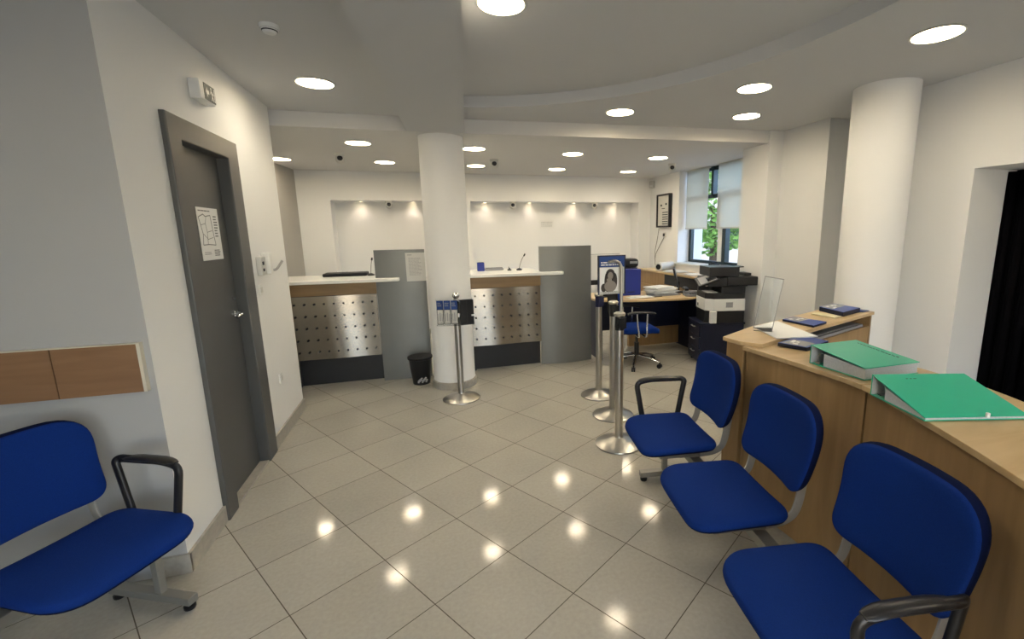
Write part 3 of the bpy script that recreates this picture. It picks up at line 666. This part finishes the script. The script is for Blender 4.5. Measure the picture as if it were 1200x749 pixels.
# clear sign holder
t = thing('sign_holder', 'tall empty clear acrylic sign holder standing on the desk', 'sign holder', (1.93, 2.24, .958), math.radians(-38))
bm = BM(); TT = Matrix.Rotation(math.radians(9), 4, 'Y') @ Matrix.Rotation(math.radians(-8), 4, 'X')
box(bm, -.052, .052, -.002, .002, 0, .32, TT); box(bm, -.052, .052, -.006, -.004, .02, .32, TT); obj('front_sheet', bm, M['acrylic'], t)
bm = BM(); box(bm, -.052, .052, -.05, .06, -.001, .002); obj('base', bm, M['acrylic'], t)
bm = BM(); box(bm, -.0535, -.051, -.0065, .0025, 0, .32, TT); box(bm, .051, .0535, -.0065, .0025, 0, .32, TT); box(bm, -.0535, .0535, -.0065, .0025, .317, .321, TT); obj('sheet_edge', bm, M['greyprint'], t)
# binders: spine edge (s0,s1) thick, fore edge (e1,e0) thin
def binder(label, s0, s1, e1, e0, z, ts, te, marks):
    t = thing('ring_binder', label, 'binder', (s0[0], s0[1], z)); o = s0; S0, S1, E1_, E0 = [(p[0] - o[0], p[1] - o[1]) for p in (s0, s1, e1, e0)]
    c = .003
    def slab(bm, q, zs):  # q corners, zs (zlow,zhigh) per corner
        lo = [bm.verts.new((p[0], p[1], a)) for p, (a, b) in zip(q, zs)]; hi = [bm.verts.new((p[0], p[1], b)) for p, (a, b) in zip(q, zs)]
        bm.faces.new(lo[::-1]); bm.faces.new(hi)
        for i in range(4): bm.faces.new((lo[i], lo[(i + 1) % 4], hi[(i + 1) % 4], hi[i]))
    q = [S0, S1, E1_, E0]
    bm = BM(); slab(bm, q, [(0, c)] * 4); obj('bottom_cover', bm, M['green'], t)
    bm = BM(); slab(bm, q, [(ts - c, ts), (ts - c, ts), (te - c, te), (te - c, te)]); tc = obj('top_cover', bm, M['green'], t)
    m = lambda u, v: lerp2(lerp2(S0, E0, u), lerp2(S1, E1_, u), v)
    bm = BM(); slab(bm, [S0, S1, m(.012, 1), m(.012, 0)], [(c, ts - c)] * 4); obj('spine', bm, M['green'], t)
    bm = BM(); slab(bm, [m(.0125, .005), m(.0125, .995), m(.02, .995), m(.02, .005)], [(c, ts - c)] * 4); obj('spine_lining', bm, M['pages'], t)
    h = lambda u: (ts * (1 - u) + te * u) - c
    bm = BM(); slab(bm, [m(.26, .02), m(.26, .98), m(.99, .98), m(.99, .02)], [(c, h(.26) * .80), (c, h(.26) * .80), (c, h(.99) - .003), (c, h(.99) - .003)]); obj('page_block', bm, M['pages'], t)
    bm = BM()
    for v in (.12, .34, .62, .88):
        p = m(.13, v); tube(bm, [(p[0] + .02 * math.cos(a) * (E0[0] - S0[0]) / .3, p[1] + .02 * math.cos(a) * (E0[1] - S0[1]) / .3, .03 + .022 * math.sin(a)) for a in [math.pi * k / 6 for k in range(13)]], .002, 6)
    a, b = m(.13, .03), m(.13, .97); sweep(bm, [(a[0], a[1], .008), (b[0], b[1], .008)], rect(.012, .004)); obj('ring_mechanism', bm, M['chrome'], t)
    bm = BM(); R = random.Random(9)
    for (u, v, w_, l_) in marks:
        p, q_ = m(u, v), m(u + l_, v); a_ = math.atan2(q_[1] - p[1], q_[0] - p[0]); zc = h(u) + c + .0003; ze = h(u + l_) + c + .0003
        pa, pb, pc, pd = m(u, v), m(u, v + w_), m(u + l_, v + w_), m(u + l_, v)
        slab(bm, [pa, pb, pc, pd], [(zc - .0002, zc + .0004)] * 2 + [(ze - .0002, ze + .0004)] * 2)
    obj('cover_print', bm, M['inkdark'], t)
R = random.Random(5); mk = []; u = .12
while u < .80: l_ = R.uniform(.015, .04); mk.append((u, .86 + R.uniform(-.01, .01), .022, l_)); u += l_ + .014
binder('smaller looking green ring binder, farther from the camera, with print on its cover', (1.705, 1.652), (1.985, 1.655), (2.016, 1.368), (1.710, 1.371), .931, .088, .052, mk)
binder('large green ring binder nearest the camera at the desk edge', (1.585, 1.24), (1.912, 1.134), (1.854, 0.900), (1.521, 0.996), .931, .080, .014, [(.12, .30, .02, .012), (.12, .34, .02, .012), (.12, .38, .03, .012)])
bm = BM(); lathe(bm, [(.006, 0), (.006, .014), (0, .016)], 12); o = obj('push_pin', bm, M['white'], smooth=True, loc=(1.70, .925, .949)); tag(o, 'tiny white peg standing on the large green binder', 'pin')

# ------------------------------------------------------------------ back office: desk, chair, cupboard, printer
t = thing('office_desk', 'wood topped office desk with navy panels behind the barrier posts', 'desk')
dp = [tuple(v)[:2] for v in smooth_path([(1.93, 5.10, 0), (2.31, 4.935, 0), (2.75, 4.86, 0), (3.09, 4.85, 0), (3.26, 4.95, 0)], 5)]
bm = BM(); prism(bm, dp + [(3.36, 5.65), (1.93, 5.75)], .725, .75); obj('desk_top', bm, M['beechtop'], t, bevel=.004)
bm = BM(); box(bm, 1.99, 3.31, 5.46, 5.48, .28, .725); obj('modesty_panel', bm, M['navy'], t)
bm = BM(); box(bm, 2.55, 3.31, 5.50, 5.55, .02, .33); obj('wooden_panel', bm, M['beech'], t)
for x in (1.96, 3.31):
    bm = BM(); box(bm, x, x + .03, 5.05, 5.6, 0, .725); obj('side_panel', bm, M['navy'], t)
t = thing('office_chair', 'blue office swivel chair with armrests on a chrome star base', 'chair', (2.30, 4.74, 0), math.radians(-90))
def opad(bm, w_, d_, th, bend): pad(bm, w_, w_ * .95, d_, th, (.1, .1, .08, .08), bend)
# local -y is the front of the chair -> world: rotate so that it faces +x
t.rotation_euler.z = math.radians(84)
bm = BM(); opad(bm, .46, .44, .06, lambda x, y, z: (x, y, z + .475 - (1.2 * (y + .1) ** 2 if y < -.1 else 0))); obj('seat', bm, [M['blue'], M['blackmatt']], t, smooth=60)
bm = BM(); opad(bm, .42, .40, .05, lambda x, y, z: (x, .25 - z * .97 + .04 * (y + .2), .78 + y)); obj('backrest', bm, [M['blue'], M['blackmatt']], t, smooth=60)
bm = BM(); sweep(bm, smooth_path([(0, .1, .40), (0, .24, .41), (0, .30, .50), (0, .31, .66)], 4), rect(.025, .006), None, 0, Vector((1, 0, 0))); obj('back_support', bm, M['black'], t)
bm = BM(); tube(bm, [(0, 0, .10), (0, 0, .28)], .028, 16); tube(bm, [(0, 0, .27), (0, 0, .41)], .016, 14); box(bm, -.1, .1, -.1, .1, .395, .418); obj('gas_column', bm, M['black'], t)
for s in (-1, 1):
    bm = BM(); x = s * .255; sweep(bm, smooth_path([(x, -.12, .655), (x, -.02, .672), (x, .14, .672), (x, .2, .66)], 4), [(a * 1.8, b) for a, b in circ(.014, 10)]); a = obj('armrest', bm, M['black'], t, smooth=50)
    bm = BM()
    for yy in (-.03, .09): tube(bm, smooth_path([(x, yy, .66), (x, yy * .9, .52), (x, yy * .7, .40), (s * .12, yy * .6, .395)], 4), .010, 8)
    obj('arm_support', bm, M['chrome'], a, smooth=50)
for k in range(5):
    a = math.radians(72 * k + 10); c_, s_ = math.cos(a), math.sin(a)
    bm = BM(); sweep(bm, [(.02 * c_, .02 * s_, .125), (.15 * c_, .15 * s_, .11), (.29 * c_, .29 * s_, .07)], [(p * 1.4, q) for p, q in circ(.016, 10)], None, 0, Vector((0, 0, 1)), [1.2, 1, .7]); l = obj('base_arm', bm, M['chrome'], t, smooth=50)
    bm = BM()
    for q in (-.012, .012): lathe(bm, [(.027, -.008), (.027, .008)], 16, XF((.29 * c_ - s_ * q, .29 * s_ + c_ * q, .027), a, math.radians(90)))
    tube(bm, [(.29 * c_, .29 * s_, .03), (.29 * c_, .29 * s_, .075)], .008, 8); obj('castor', bm, M['black'], l, smooth=40)
# things on the desk
t = thing('file_box', 'upright royal blue file box on the office desk', 'box', (2.50, 5.36, .75)); bm = BM(); box(bm, -.14, .125, -.05, .06, 0, .335); obj('body', bm, M['bluebox'], t, bevel=.004)
bm = BM(); box(bm, -.06, .04, -.052, -.05, .04, .05); obj('label_slot', bm, M['navy'], t)
t = thing('desktop_printer', 'rounded dark office device standing behind the blue file box', 'printer', (2.55, 5.58, .75))
bm = BM(); box(bm, -.30, .14, -.09, .12, .34, .46); obj('body', bm, M['black'], t, bevel=.045, seg=4)
bm = BM(); box(bm, .0, .11, -.094, -.08, .395, .425); obj('silver_panel', bm, M['chair_grey'], t); bm = BM(); box(bm, -.28, .12, -.07, .12, 0, .34); obj('stand', bm, M['navy'], t)
t = thing('white_screen', 'white rectangular panel standing beside the tall grey screen', 'panel', (2.12, 5.32, .75))
bm = BM(); box(bm, -.215, .20, -.012, .012, .22, .535); obj('panel', bm, M['paper'], t, bevel=.003)
bm = BM(); box(bm, -.222, .207, -.010, .014, .535, .541); box(bm, -.222, -.215, -.010, .014, .22, .541); obj('panel_edge', bm, M['greyprint'], t)
bm = BM(); box(bm, -.19, .18, -.016, .014, .16, .22); box(bm, -.05, .05, -.02, .02, .0, .17); box(bm, -.1, .1, -.06, .08, 0, .012); obj('stand', bm, M['black'], t)
def pile(label, loc, n, w_, d_, rz0, m, cat='papers', name='paper_stack', dz=.003, seed=1):
    t = thing(name, label, cat, loc, rz0); R = random.Random(seed); z = 0
    bm = BM()
    for k in range(n): h_ = R.uniform(.5, 1.5) * dz; a = R.uniform(-.3, .3); box(bm, -w_ / 2, w_ / 2, -d_ / 2, d_ / 2, z, z + h_, XF((R.uniform(-.05, .05), R.uniform(-.03, .03), 0), a)); z += h_ + .0005
    obj('sheets', bm, m, t); return t, z
t, z = pile('spread pile of papers and folders in the middle of the office desk', (2.89, 5.27, .751), 11, .32, .24, .1, M['paper'], dz=.010)
bm = BM(); box(bm, -.21, .19, -.15, .02, 0, .012, XF((0, -.03, 0), -.12)); obj('folder', bm, M['greyprint'], t)
t, z = pile('small white papers on the front edge of the desk beside the blue box', (2.50, 5.08, .751), 4, .24, .12, -.1, M['paper'], dz=.003, seed=5)
t = thing('pen', 'dark pen lying on the desk next to the small papers', 'pen', (2.74, 5.05, .751), .2); bm = BM(); tube(bm, [(-.06, 0, .004), (.06, 0, .004)], .005, 8); obj('barrel', bm, M['black'], t, smooth=True)
t = thing('desk_phone', 'grey desk telephone with handset beside the copier', 'telephone', (3.17, 4.99, .751), math.radians(-20))
bm = BM(); prism(bm, [(0, 0), (.2, 0), (.2, .09), (.0, .02)], -.09, .09, XF((-.09, -.08, 0), math.radians(90), math.radians(90))) if 0 else box(bm, -.09, .09, -.09, .09, 0, .03); box(bm, -.09, .09, -.0, .09, .03, .06); obj('body', bm, M['greyprint'], t, bevel=.008)
bm = BM(); sweep(bm, smooth_path([(-.075, -.1, .085), (-.075, -.05, .10), (-.075, .05, .10), (-.075, .10, .085)], 4), rect(.022, .012)); obj('handset', bm, M['black'], t, bevel=.005)
bm = BM(); [box(bm, -.03 + i * .03, -.01 + i * .03, -.08 + j * .022, -.065 + j * .022, .03, .035) for i in range(4) for j in range(3)]; obj('keys', bm, M['inkdark'], t)
t = thing('monitor', 'thin black monitor seen edge on, left of the copier', 'monitor', (3.21, 5.34, .75), math.radians(59))
bm = BM(); box(bm, -.19, .19, -.012, .012, .08, .34, Matrix.Rotation(math.radians(-14), 4, 'X')); obj('screen', bm, M['black'], t, bevel=.004)
bm = BM(); box(bm, -.03, .03, .0, .02, .0, .15); box(bm, -.09, .09, -.07, .09, 0, .012); obj('stand', bm, M['blackmatt'], t, bevel=.003)
# low cupboard under the window
t = thing('low_cupboard', 'long low wooden cupboard under the office window', 'cupboard')
bm = BM(); box(bm, 3.42, 3.76, 4.95, 6.95, .0, .93); obj('carcass', bm, M['beech'], t)
bm = BM(); box(bm, 3.38, 3.79, 4.93, 7.0, .93, .955); obj('cupboard_top', bm, M['beechtop'], t, bevel=.003)
for k in range(3): bm = BM(); box(bm, 3.402, 3.42, 5.0 + k * .65, 5.62 + k * .65, .05, .72); obj('cupboard_door', bm, M['beech'], t, bevel=.002)
bm = BM(); box(bm, 3.405, 3.42, 4.96, 6.1, .775, .92); obj('bay_shade', bm, M['kick'], t)  # black slab on the solid front, painting the shade of an open bay
t = thing('paper_roll', 'large cream roll of paper lying on the low cupboard', 'roll', (3.58, 6.40, 1.02))
bm = BM(); n = 32; lathe(bm, [(.062, -.20), (.064, -.195), (.064, .195), (.062, .20), (.04, .20), (.038, .19), (.038, -.19), (.04, -.2)], n, XF((0, 0, 0), math.radians(78), math.radians(90)) if 0 else Matrix.Rotation(math.radians(30), 4, 'Z') @ Matrix.Rotation(math.radians(90), 4, 'Y')); obj('roll', bm, M['offwhite'], t, smooth=40)
bm = BM(); lathe(bm, [(.042, -.202), (.042, .202)], n, Matrix.Rotation(math.radians(30), 4, 'Z') @ Matrix.Rotation(math.radians(90), 4, 'Y')); obj('core', bm, M['blackmatt'], t, smooth=40)
pile('loose white sheets on the low cupboard right of the paper roll', (3.56, 6.02, .956), 5, .20, .30, .1, M['paper'], dz=.005, seed=8)
pile('small stack of sheets on the low cupboard below the window', (3.58, 5.50, .956), 4, .2, .28, -.1, M['paper'], dz=.004, seed=9)
# drawer pedestal and copier
CA = math.atan2(-.12, .46)   # direction of the side face
t = thing('drawer_pedestal', 'dark navy three drawer pedestal carrying the copier', 'cabinet', (2.95, 4.445, 0), CA)
bm = BM(); box(bm, .02, .52, 0, .40, .03, .49); obj('carcass', bm, M['navy'], t, bevel=.003)
bm = BM(); box(bm, -.005, .53, -.008, .408, .49, .512); obj('cabinet_top', bm, M['navy'], t, bevel=.003)
for k in range(3):
    z0 = .05 + k * .148; bm = BM(); box(bm, 0, .02, .008, .392, z0, z0 + .14); d = obj('drawer', bm, M['navy'], t, bevel=.003)
    bm = BM(); tube(bm, fillet([(0, .15, z0 + .10), (-.022, .15, z0 + .10), (-.022, .25, z0 + .10), (0, .25, z0 + .10)], .01, 3), .005, 8); obj('handle', bm, M['chair_grey'], d, smooth=50)
for x, y in ((.05, .03), (.49, .03), (.05, .37), (.49, .37)): bm = BM(); lathe(bm, [(.02, 0), (.02, .03)], 12, XF((x, y, 0))); obj('castor', bm, M['black'], t)
t = thing('copier', 'black and white multifunction copier standing on the navy pedestal', 'printer', (3.03, 4.405, .512), CA)
FP = lambda e, c=.06: [(c - e, -e), (.42 + e, -e), (.42 + e, .36 + e), (-.02 - e, .36 + e), (-.02 - e, c + .01 - e)]
bm = BM(); prism(bm, FP(0), 0, .14); obj('base_tray', bm, M['black'], t, bevel=.004)
bm = BM(); prism(bm, FP(.004), .14, .278); box(bm, .02, .095, -.012, .05, .0, .14, XF((0, 0, 0), math.radians(-8))); obj('paper_tray', bm, M['white'], t, bevel=.006)
bm = BM(); box(bm, .20, .28, -.006, -.003, .18, .24); obj('vent_grille', bm, M['greyprint'], t)
bm = BM(); box(bm, -.028, -.022, .28, .30, .17, .20); obj('tray_indicator', bm, M['inkdark'], t)
bm = BM(); prism(bm, FP(0), .278, .345); box(bm, .14, .42, 0, .36, .345, .42); box(bm, -.02, .42, .30, .36, .345, .42); obj('engine_body', bm, M['black'], t, bevel=.005)
bm = BM(); box(bm, .0, .12, .05, .25, .346, .352); obj('printed_page', bm, M['paper'], t)
bm = BM(); box(bm, -.02, .44, -.01, .37, .42, .52); obj('scanner_unit', bm, M['black'], t, bevel=.008)
bm = BM(); box(bm, .20, .55, -.02, .30, .43, .53); obj('finisher_unit', bm, M['black'], t, bevel=.010)
bm = BM(); box(bm, -.0, .34, .0, .36, .535, .64); box(bm, .30, .46, .06, .22, .60, .612, Matrix.Rotation(math.radians(-4), 4, 'Y')); box(bm, .42, .50, .05, .24, .535, .565); obj('document_feeder', bm, M['black'], t, bevel=.014)
TT = Matrix.Translation((-.0, .06, .50)) @ Matrix.Rotation(math.radians(22), 4, 'X') @ Matrix.Rotation(math.radians(-20), 4, 'Y')
bm = BM(); box(bm, -.13, .12, -.10, .10, -.01, .012, TT); cp = obj('control_panel', bm, M['black'], t, bevel=.004)
bm = BM(); box(bm, -.10, .09, -.08, .07, .012, .014, TT); obj('display', bm, M['greyprint'], cp)
t = thing('power_adapter', 'small black adapter on the pedestal right of the copier', 'adapter', (2.95, 4.445, .512), CA)
bm = BM(); box(bm, .455, .52, .06, .20, 0, .045); obj('body', bm, M['black'], t, bevel=.006)
bm = BM(); tube(bm, smooth_path([(.52, .1, .02), (.56, .12, .12), (.55, .16, .28), (.57, .18, .42)], 5), .004, 6); tube(bm, smooth_path([(.52, .15, .02), (.58, .15, .15), (.54, .2, .3), (.55, .22, .38)], 5), .004, 6); obj('cord', bm, M['greyprint'], t, smooth=True)
# cable from wall socket, over floor
bm = BM(); tube(bm, smooth_path([(2.62, 5.0, .006), (2.8, 5.12, .006), (2.95, 5.0, .006), (3.08, 4.93, .006), (3.3, 4.95, .006)], 6), .006, 6); o = obj('floor_cable', bm, M['leg_grey'], smooth=True); tag(o, 'thin grey cable on the floor below the office desk', 'cable')
bm = BM(); tube(bm, smooth_path([(3.845, 6.93, 1.47), (3.82, 7.05, 1.30), (3.80, 7.14, 1.15), (3.78, 7.1, .99), (3.74, 6.95, .962)], 6), .006, 6); tube(bm, smooth_path([(3.845, 7.12, 1.60), (3.84, 7.17, 1.4), (3.82, 7.2, 1.2), (3.80, 7.15, 1.02)], 6), .005, 6)
o = obj('wall_cable', bm, M['leg_grey'], smooth=True); tag(o, 'thin cable hanging below the framed print in the corner', 'cable')
t = thing('wall_socket', 'small grey socket under the framed print', 'socket', (3.85, 6.92, 1.50)); bm = BM(); box(bm, -.012, 0, -.04, .04, -.04, .04); obj('plate', bm, M['offwhite'], t, bevel=.003); bm = BM(); box(bm, -.03, -.012, -.02, .02, -.025, .025); obj('plug', bm, M['black'], t, bevel=.004)
# framed print in the corner
t = thing('framed_print', 'black framed print hanging beside the office window', 'picture', (3.85, 6.70, 1.625))
bm = BM(); D = -.06
box(bm, D, 0, 0, .028, 0, .54); box(bm, D, 0, .40, .428, 0, .54); box(bm, D, 0, .028, .40, 0, .028); box(bm, D, 0, .028, .40, .512, .54); obj('frame', bm, M['black'], t, bevel=.003)
bm = BM(); box(bm, D + .02, -.005, .028, .40, .028, .512); obj('sheet', bm, M['paperdim'], t)
bm = BM()
for cy, cz, s in ((.29, .36, .05), (.13, .375, .05)): box(bm, D + .018, D + .02, cy - s / 2, cy + s / 2, cz - .015, cz + .015)
box(bm, D + .018, D + .02, .17, .27, .30, .312)
for k in range(6): box(bm, D + .018, D + .02, .07, .25, .05 + k * .037, .065 + k * .037)
obj('print', bm, M['inkdark'], t)
# alarm sensor high in the corner
t = thing('motion_sensor', 'white motion sensor high in the back corner', 'sensor', (3.83, 7.38, 2.30)); bm = BM(); box(bm, -.045, .02, -.07, .03, .0, .12, Matrix.Rotation(.5, 4, 'Z')); obj('body', bm, M['offwhite'], t, bevel=.012); bm = BM(); box(bm, -.06, -.045, -.05, .01, .015, .05, Matrix.Rotation(.5, 4, 'Z')); obj('lens', bm, M['white'], t, bevel=.006)

# ------------------------------------------------------------------ things on the left wall
t = es = thing('exit_sign', 'box shaped emergency exit sign with arrow above the grey door', 'exit sign', (WX, 3.10, 2.30))
bm = BM(); box(bm, 0, .055, 0, .335, 0, .12); obj('housing', bm, M['white'], t, bevel=.008)
bm = BM(); box(bm, .055, .058, .085, .325, .012, .112); obj('sign_face', bm, M['signgreen'], t)
bm = BM()
def yz(b, pts, x=.0592): b.faces.new([b.verts.new((x, y, z)) for y, z in pts])
yz(bm, [(.110, .062), (.145, .095), (.145, .074), (.180, .074), (.180, .050), (.145, .050), (.145, .029)])   # arrow
yz(bm, [(.235 + .011 * math.cos(a), .094 + .011 * math.sin(a)) for a in [k * math.pi / 5 for k in range(10)]])
yz(bm, [(.222, .082), (.250, .080), (.262, .052), (.246, .048)]); yz(bm, [(.246, .052), (.262, .050), (.282, .022), (.268, .020)]); yz(bm, [(.246, .054), (.258, .046), (.236, .020), (.224, .022)]); yz(bm, [(.222, .082), (.230, .084), (.214, .058), (.207, .061)]); yz(bm, [(.25, .08), (.256, .074), (.286, .066), (.284, .058), (.25, .066)])
yz(bm, [(.295, .02), (.312, .02), (.312, .105), (.295, .105)]); obj('pictogram', bm, M['paper'], t)
bm = BM(); tube(bm, [(.03, .335, .03), (.03, .352, .035), (.03, .356, .055)], .005, 8); obj('test_lug', bm, M['offwhite'], t)
bpy.data.objects[es.name].scale = (1, .56, .86)
t = thing('wall_intercom', 'white wall intercom with a bent metal arm right of the door', 'intercom', (WX, 3.76, 1.28))
bm = BM(); box(bm, 0, .035, 0, .10, 0, .135); obj('body', bm, M['offwhite'], t, bevel=.006)
bm = BM(); box(bm, .0, .06, .105, .165, .0, .16); obj('handset', bm, M['white'], t, bevel=.01)
bm = BM(); box(bm, .035, .038, .02, .05, .075, .10); box(bm, .035, .038, .02, .05, .03, .05); obj('buttons', bm, M['inkdark'], t)
bm = BM(); sweep(bm, fillet([(.03, .16, .03), (.075, .17, .028), (.115, .20, .095)], .02, 3), circ(.009, 8)); obj('arm', bm, M['chair_grey'], t, smooth=50)
for lab, y, z in (('small white switch plate below the intercom', 3.74, 1.14), ('white socket plate low on the wall right of the door', 3.925, .42)):
    t = thing('wall_switch' if z > 1 else 'wall_socket', lab, 'switch' if z > 1 else 'socket', (WX, y, z)); bm = BM(); box(bm, 0, .01, 0, .065, 0, .075); obj('plate', bm, M['white'], t, bevel=.003)
    bm = BM(); box(bm, .01, .014, .015, .05, .018, .057); obj('rocker' if z > 1 else 'insert', bm, M['offwhite'], t, bevel=.002)
t = thing('smoke_detector', 'white smoke detector on the ceiling near the exit sign', 'smoke detector', (-.68, 2.83, 2.60))
bm = BM(); lathe(bm, [(.045, 0), (.045, -.012), (.040, -.018), (.040, -.022), (.026, -.038), (0, -.04)], 28); obj('body', bm, M['white'], t, smooth=40)
bm = BM(); lathe(bm, [(.0405, -.020), (.034, -.030)], 28); obj('vent', bm, M['black'], t, smooth=40)

# ------------------------------------------------------------------ ceiling cameras
def dome(label, x, y, z, rz, cat='security camera'):
    t = thing('security_camera', label, cat, (x, y, z), rz)
    bm = BM(); lathe(bm, [(.055, 0), (.055, -.014), (.045, -.03), (0, -.03)], 24); obj('mount', bm, M['offwhite'], t, smooth=40)
    T_ = Matrix.Translation((0, -.008, -.065)) @ Matrix.Rotation(math.radians(75), 4, 'X')
    bm = BM(); lathe(bm, [(0, -.05), (.03, -.044), (.048, -.02), (.05, .0), (.048, .022), (.042, .038), (.03, .042)], 28, T_); obj('housing', bm, M['offwhite'], t, smooth=40)
    bm = BM(); lathe(bm, [(.030, .036), (.029, .044), (.018, .052), (0, .055)], 24, T_); obj('lens', bm, M['black'], t, smooth=40)
for lab, x, y, z in (('ceiling camera above the left teller counter', -.868, 5.93, 2.475), ('ceiling camera just right of the round column', .893, 5.98, 2.475), ('ceiling camera near the office window', 3.33, 5.83, 2.475),
                     ('camera under the edge of the left lit recess', -.49, 7.52, 2.065), ('camera under the edge of the right lit recess, nearer the column', 1.40, 7.52, 2.065), ('camera under the edge of the right lit recess, nearer the window', 2.82, 7.52, 2.065)):
    dome(lab, x, y, z, math.atan2(x * .4, -y) * 0 + math.radians(-8 * x))

# ------------------------------------------------------------------ downlights
def downlight(label, x, y, z, r=.12, W=1.0, col=(1, .975, .93)):
    t = thing('ceiling_downlight', label, 'ceiling light', (x, y, z), 0, 'round ceiling downlights')
    bm = BM(); lathe(bm, [(r - .004, .01), (r - .004, -.006), (r + .004, -.008), (r + .012, -.003), (r + .012, .001)], 40); obj('trim_ring', bm, M['lampring'], t, smooth=40)
    bm = BM(); lathe(bm, [(0, -.004), (r - .004, -.004)], 40); obj('diffuser', bm, M['lampdisc'], t)
    l = area('bulb', (0, 0, -.012), (0, 0, -1), r * 1.7, r * 1.7, LAMP_W * W, col, t, 'DISK', math.radians(165))
    return t
LT = [('downlight before the grey door', -.66, 3.745, 2.6), ('big nearest downlight in the round ceiling recess', .44, 2.50, 2.69),
      ('downlight farthest left, half hidden behind the white wall corner', -1.61, 6.46, 2.475), ('downlight above the left counter, nearer row', -.585, 5.215, 2.475), ('rear row downlight left of the column', -.432, 6.47, 2.475),
      ('nearer row downlight just right of the column', .572, 5.27, 2.475), ('rear row downlight just right of the column', .725, 6.54, 2.475),
      ('nearer row downlight above the tall grey screen', 1.735, 5.36, 2.475), ('rear row downlight above the tall grey screen', 1.905, 6.65, 2.475),
      ('nearer row downlight beside the office window', 2.88, 5.40, 2.475), ('rear row downlight beside the window', 3.06, 6.69, 2.475),
      ('downlight in the curved ceiling above the nearest barrier posts', 1.72, 3.94, 2.6), ('left hand one of the two downlights close together above the desk', 2.42, 3.06, 2.6),
      ('right hand one of the two downlights close together above the desk', 2.925, 3.785, 2.6), ('large downlight near the right doorway', 2.755, 2.00, 2.6),
      ]
for lab, x, y, z in LT: downlight(lab, x, y, z)
# more of the same lamps over the part of the hall behind the camera
for lab, x, y, z in (('downlight over the left bench', -.66, .9, 2.6), ('downlight in the far left of the lobby', -3.0, .4, 2.6), ('downlight by the right wall behind the desk', 2.6, .1, 2.6), ('rear downlight in the round ceiling recess', .44, .1, 2.69), ('downlight nearest the entrance', -.66, -1.4, 2.6)): downlight(lab, x, y, z)
# recess spots
for i, (x, lab) in enumerate(((-.90, 'left recess spotlight, left one'), (-.15, 'left recess spotlight, next to the column'), (.97, 'right recess spotlight nearest the column'), (1.72, 'right recess spotlight above the small notice'), (2.50, 'right recess spotlight, third from the column'), (3.25, 'right recess spotlight nearest the office window'))):
    t = thing('recess_spotlight', lab, 'spotlight', (x, 7.69, 2.065), 0, 'small spotlights in the lit recesses')
    bm = BM(); lathe(bm, [(.026, .004), (.026, -.006), (.034, -.004), (.034, .001)], 24); obj('trim_ring', bm, M['lampring'], t, smooth=40)
    bm = BM(); lathe(bm, [(0, -.003), (.025, -.003)], 24); obj('diffuser', bm, M['lampdisc'], t)
    d = bpy.data.lights.new('bulb', 'SPOT'); d.energy = 2.6; d.spot_size = math.radians(125); d.spot_blend = 1; d.color = (1, .80, .72); d.shadow_soft_size = .03
    l = bpy.data.objects.new('bulb', d); COL.objects.link(l); l.parent = t; l.location = (0, 0, -.01)

# ------------------------------------------------------------------ outside the window
bm = BM(); box(bm, 4.4, 40, -10, 40, -.5, -.4); o = struct('ground', bm, M['pave'], 'paved ground outside the window')
t = thing('building', 'pale building seen through the office window', 'building', (16, 24, -.4), math.radians(-25))
bm = BM(); box(bm, -5, 8, 0, 6, 0, 7); obj('wall', bm, M['render'], t)
for i in range(5):
    for j in range(2): bm = BM(); box(bm, -4 + i * 2.4, -2.8 + i * 2.4, -.05, .02, 1 + j * 3, 2.6 + j * 3); obj('window', bm, M['frame'], t)
bm = BM(); box(bm, -5.2, 8.2, -.2, 6.2, 7, 7.3); obj('roof_edge', bm, M['render'], t)
def tree(label, x, y, h, r, seed):
    t = thing('street_tree', label, 'tree', (x, y, -.4)); R = random.Random(seed)
    bm = BM(); sweep(bm, [(0, 0, 0), (.05, .05, h * .3), (0, .1, h * .6)], circ(.13, 8), None, 0, Vector((0, 0, 1)), [1.2, .9, .5]); obj('trunk', bm, M['bark'], t, smooth=50)
    bm = BM()
    for k in range(2600):
        a, b, q = R.uniform(0, 6.283), R.uniform(-1, 1), R.uniform(.3, 1) ** .5; s = math.sqrt(1 - b * b)
        c = Vector((r * q * s * math.cos(a) * (1 + .2 * math.sin(5 * a)), r * q * s * math.sin(a), h * .62 + h * .38 * q * b)); e = R.uniform(.07, .15)
        u = Vector((R.uniform(-1, 1), R.uniform(-1, 1), R.uniform(-1, 1))).normalized(); v = u.orthogonal().normalized()
        bm.faces.new([bm.verts.new(c + u * e), bm.verts.new(c + v * e * .5), bm.verts.new(c - u * e), bm.verts.new(c - v * e * .5)])
    obj('crown', bm, M['foliage'], t)
tree('leafy green tree outside, seen between the two blinds', 9.3, 13.4, 4.6, 1.5, 1)
tree('leafy green tree outside, seen right of the dark window bar', 13.6, 14.6, 4.6, 1.7, 2)
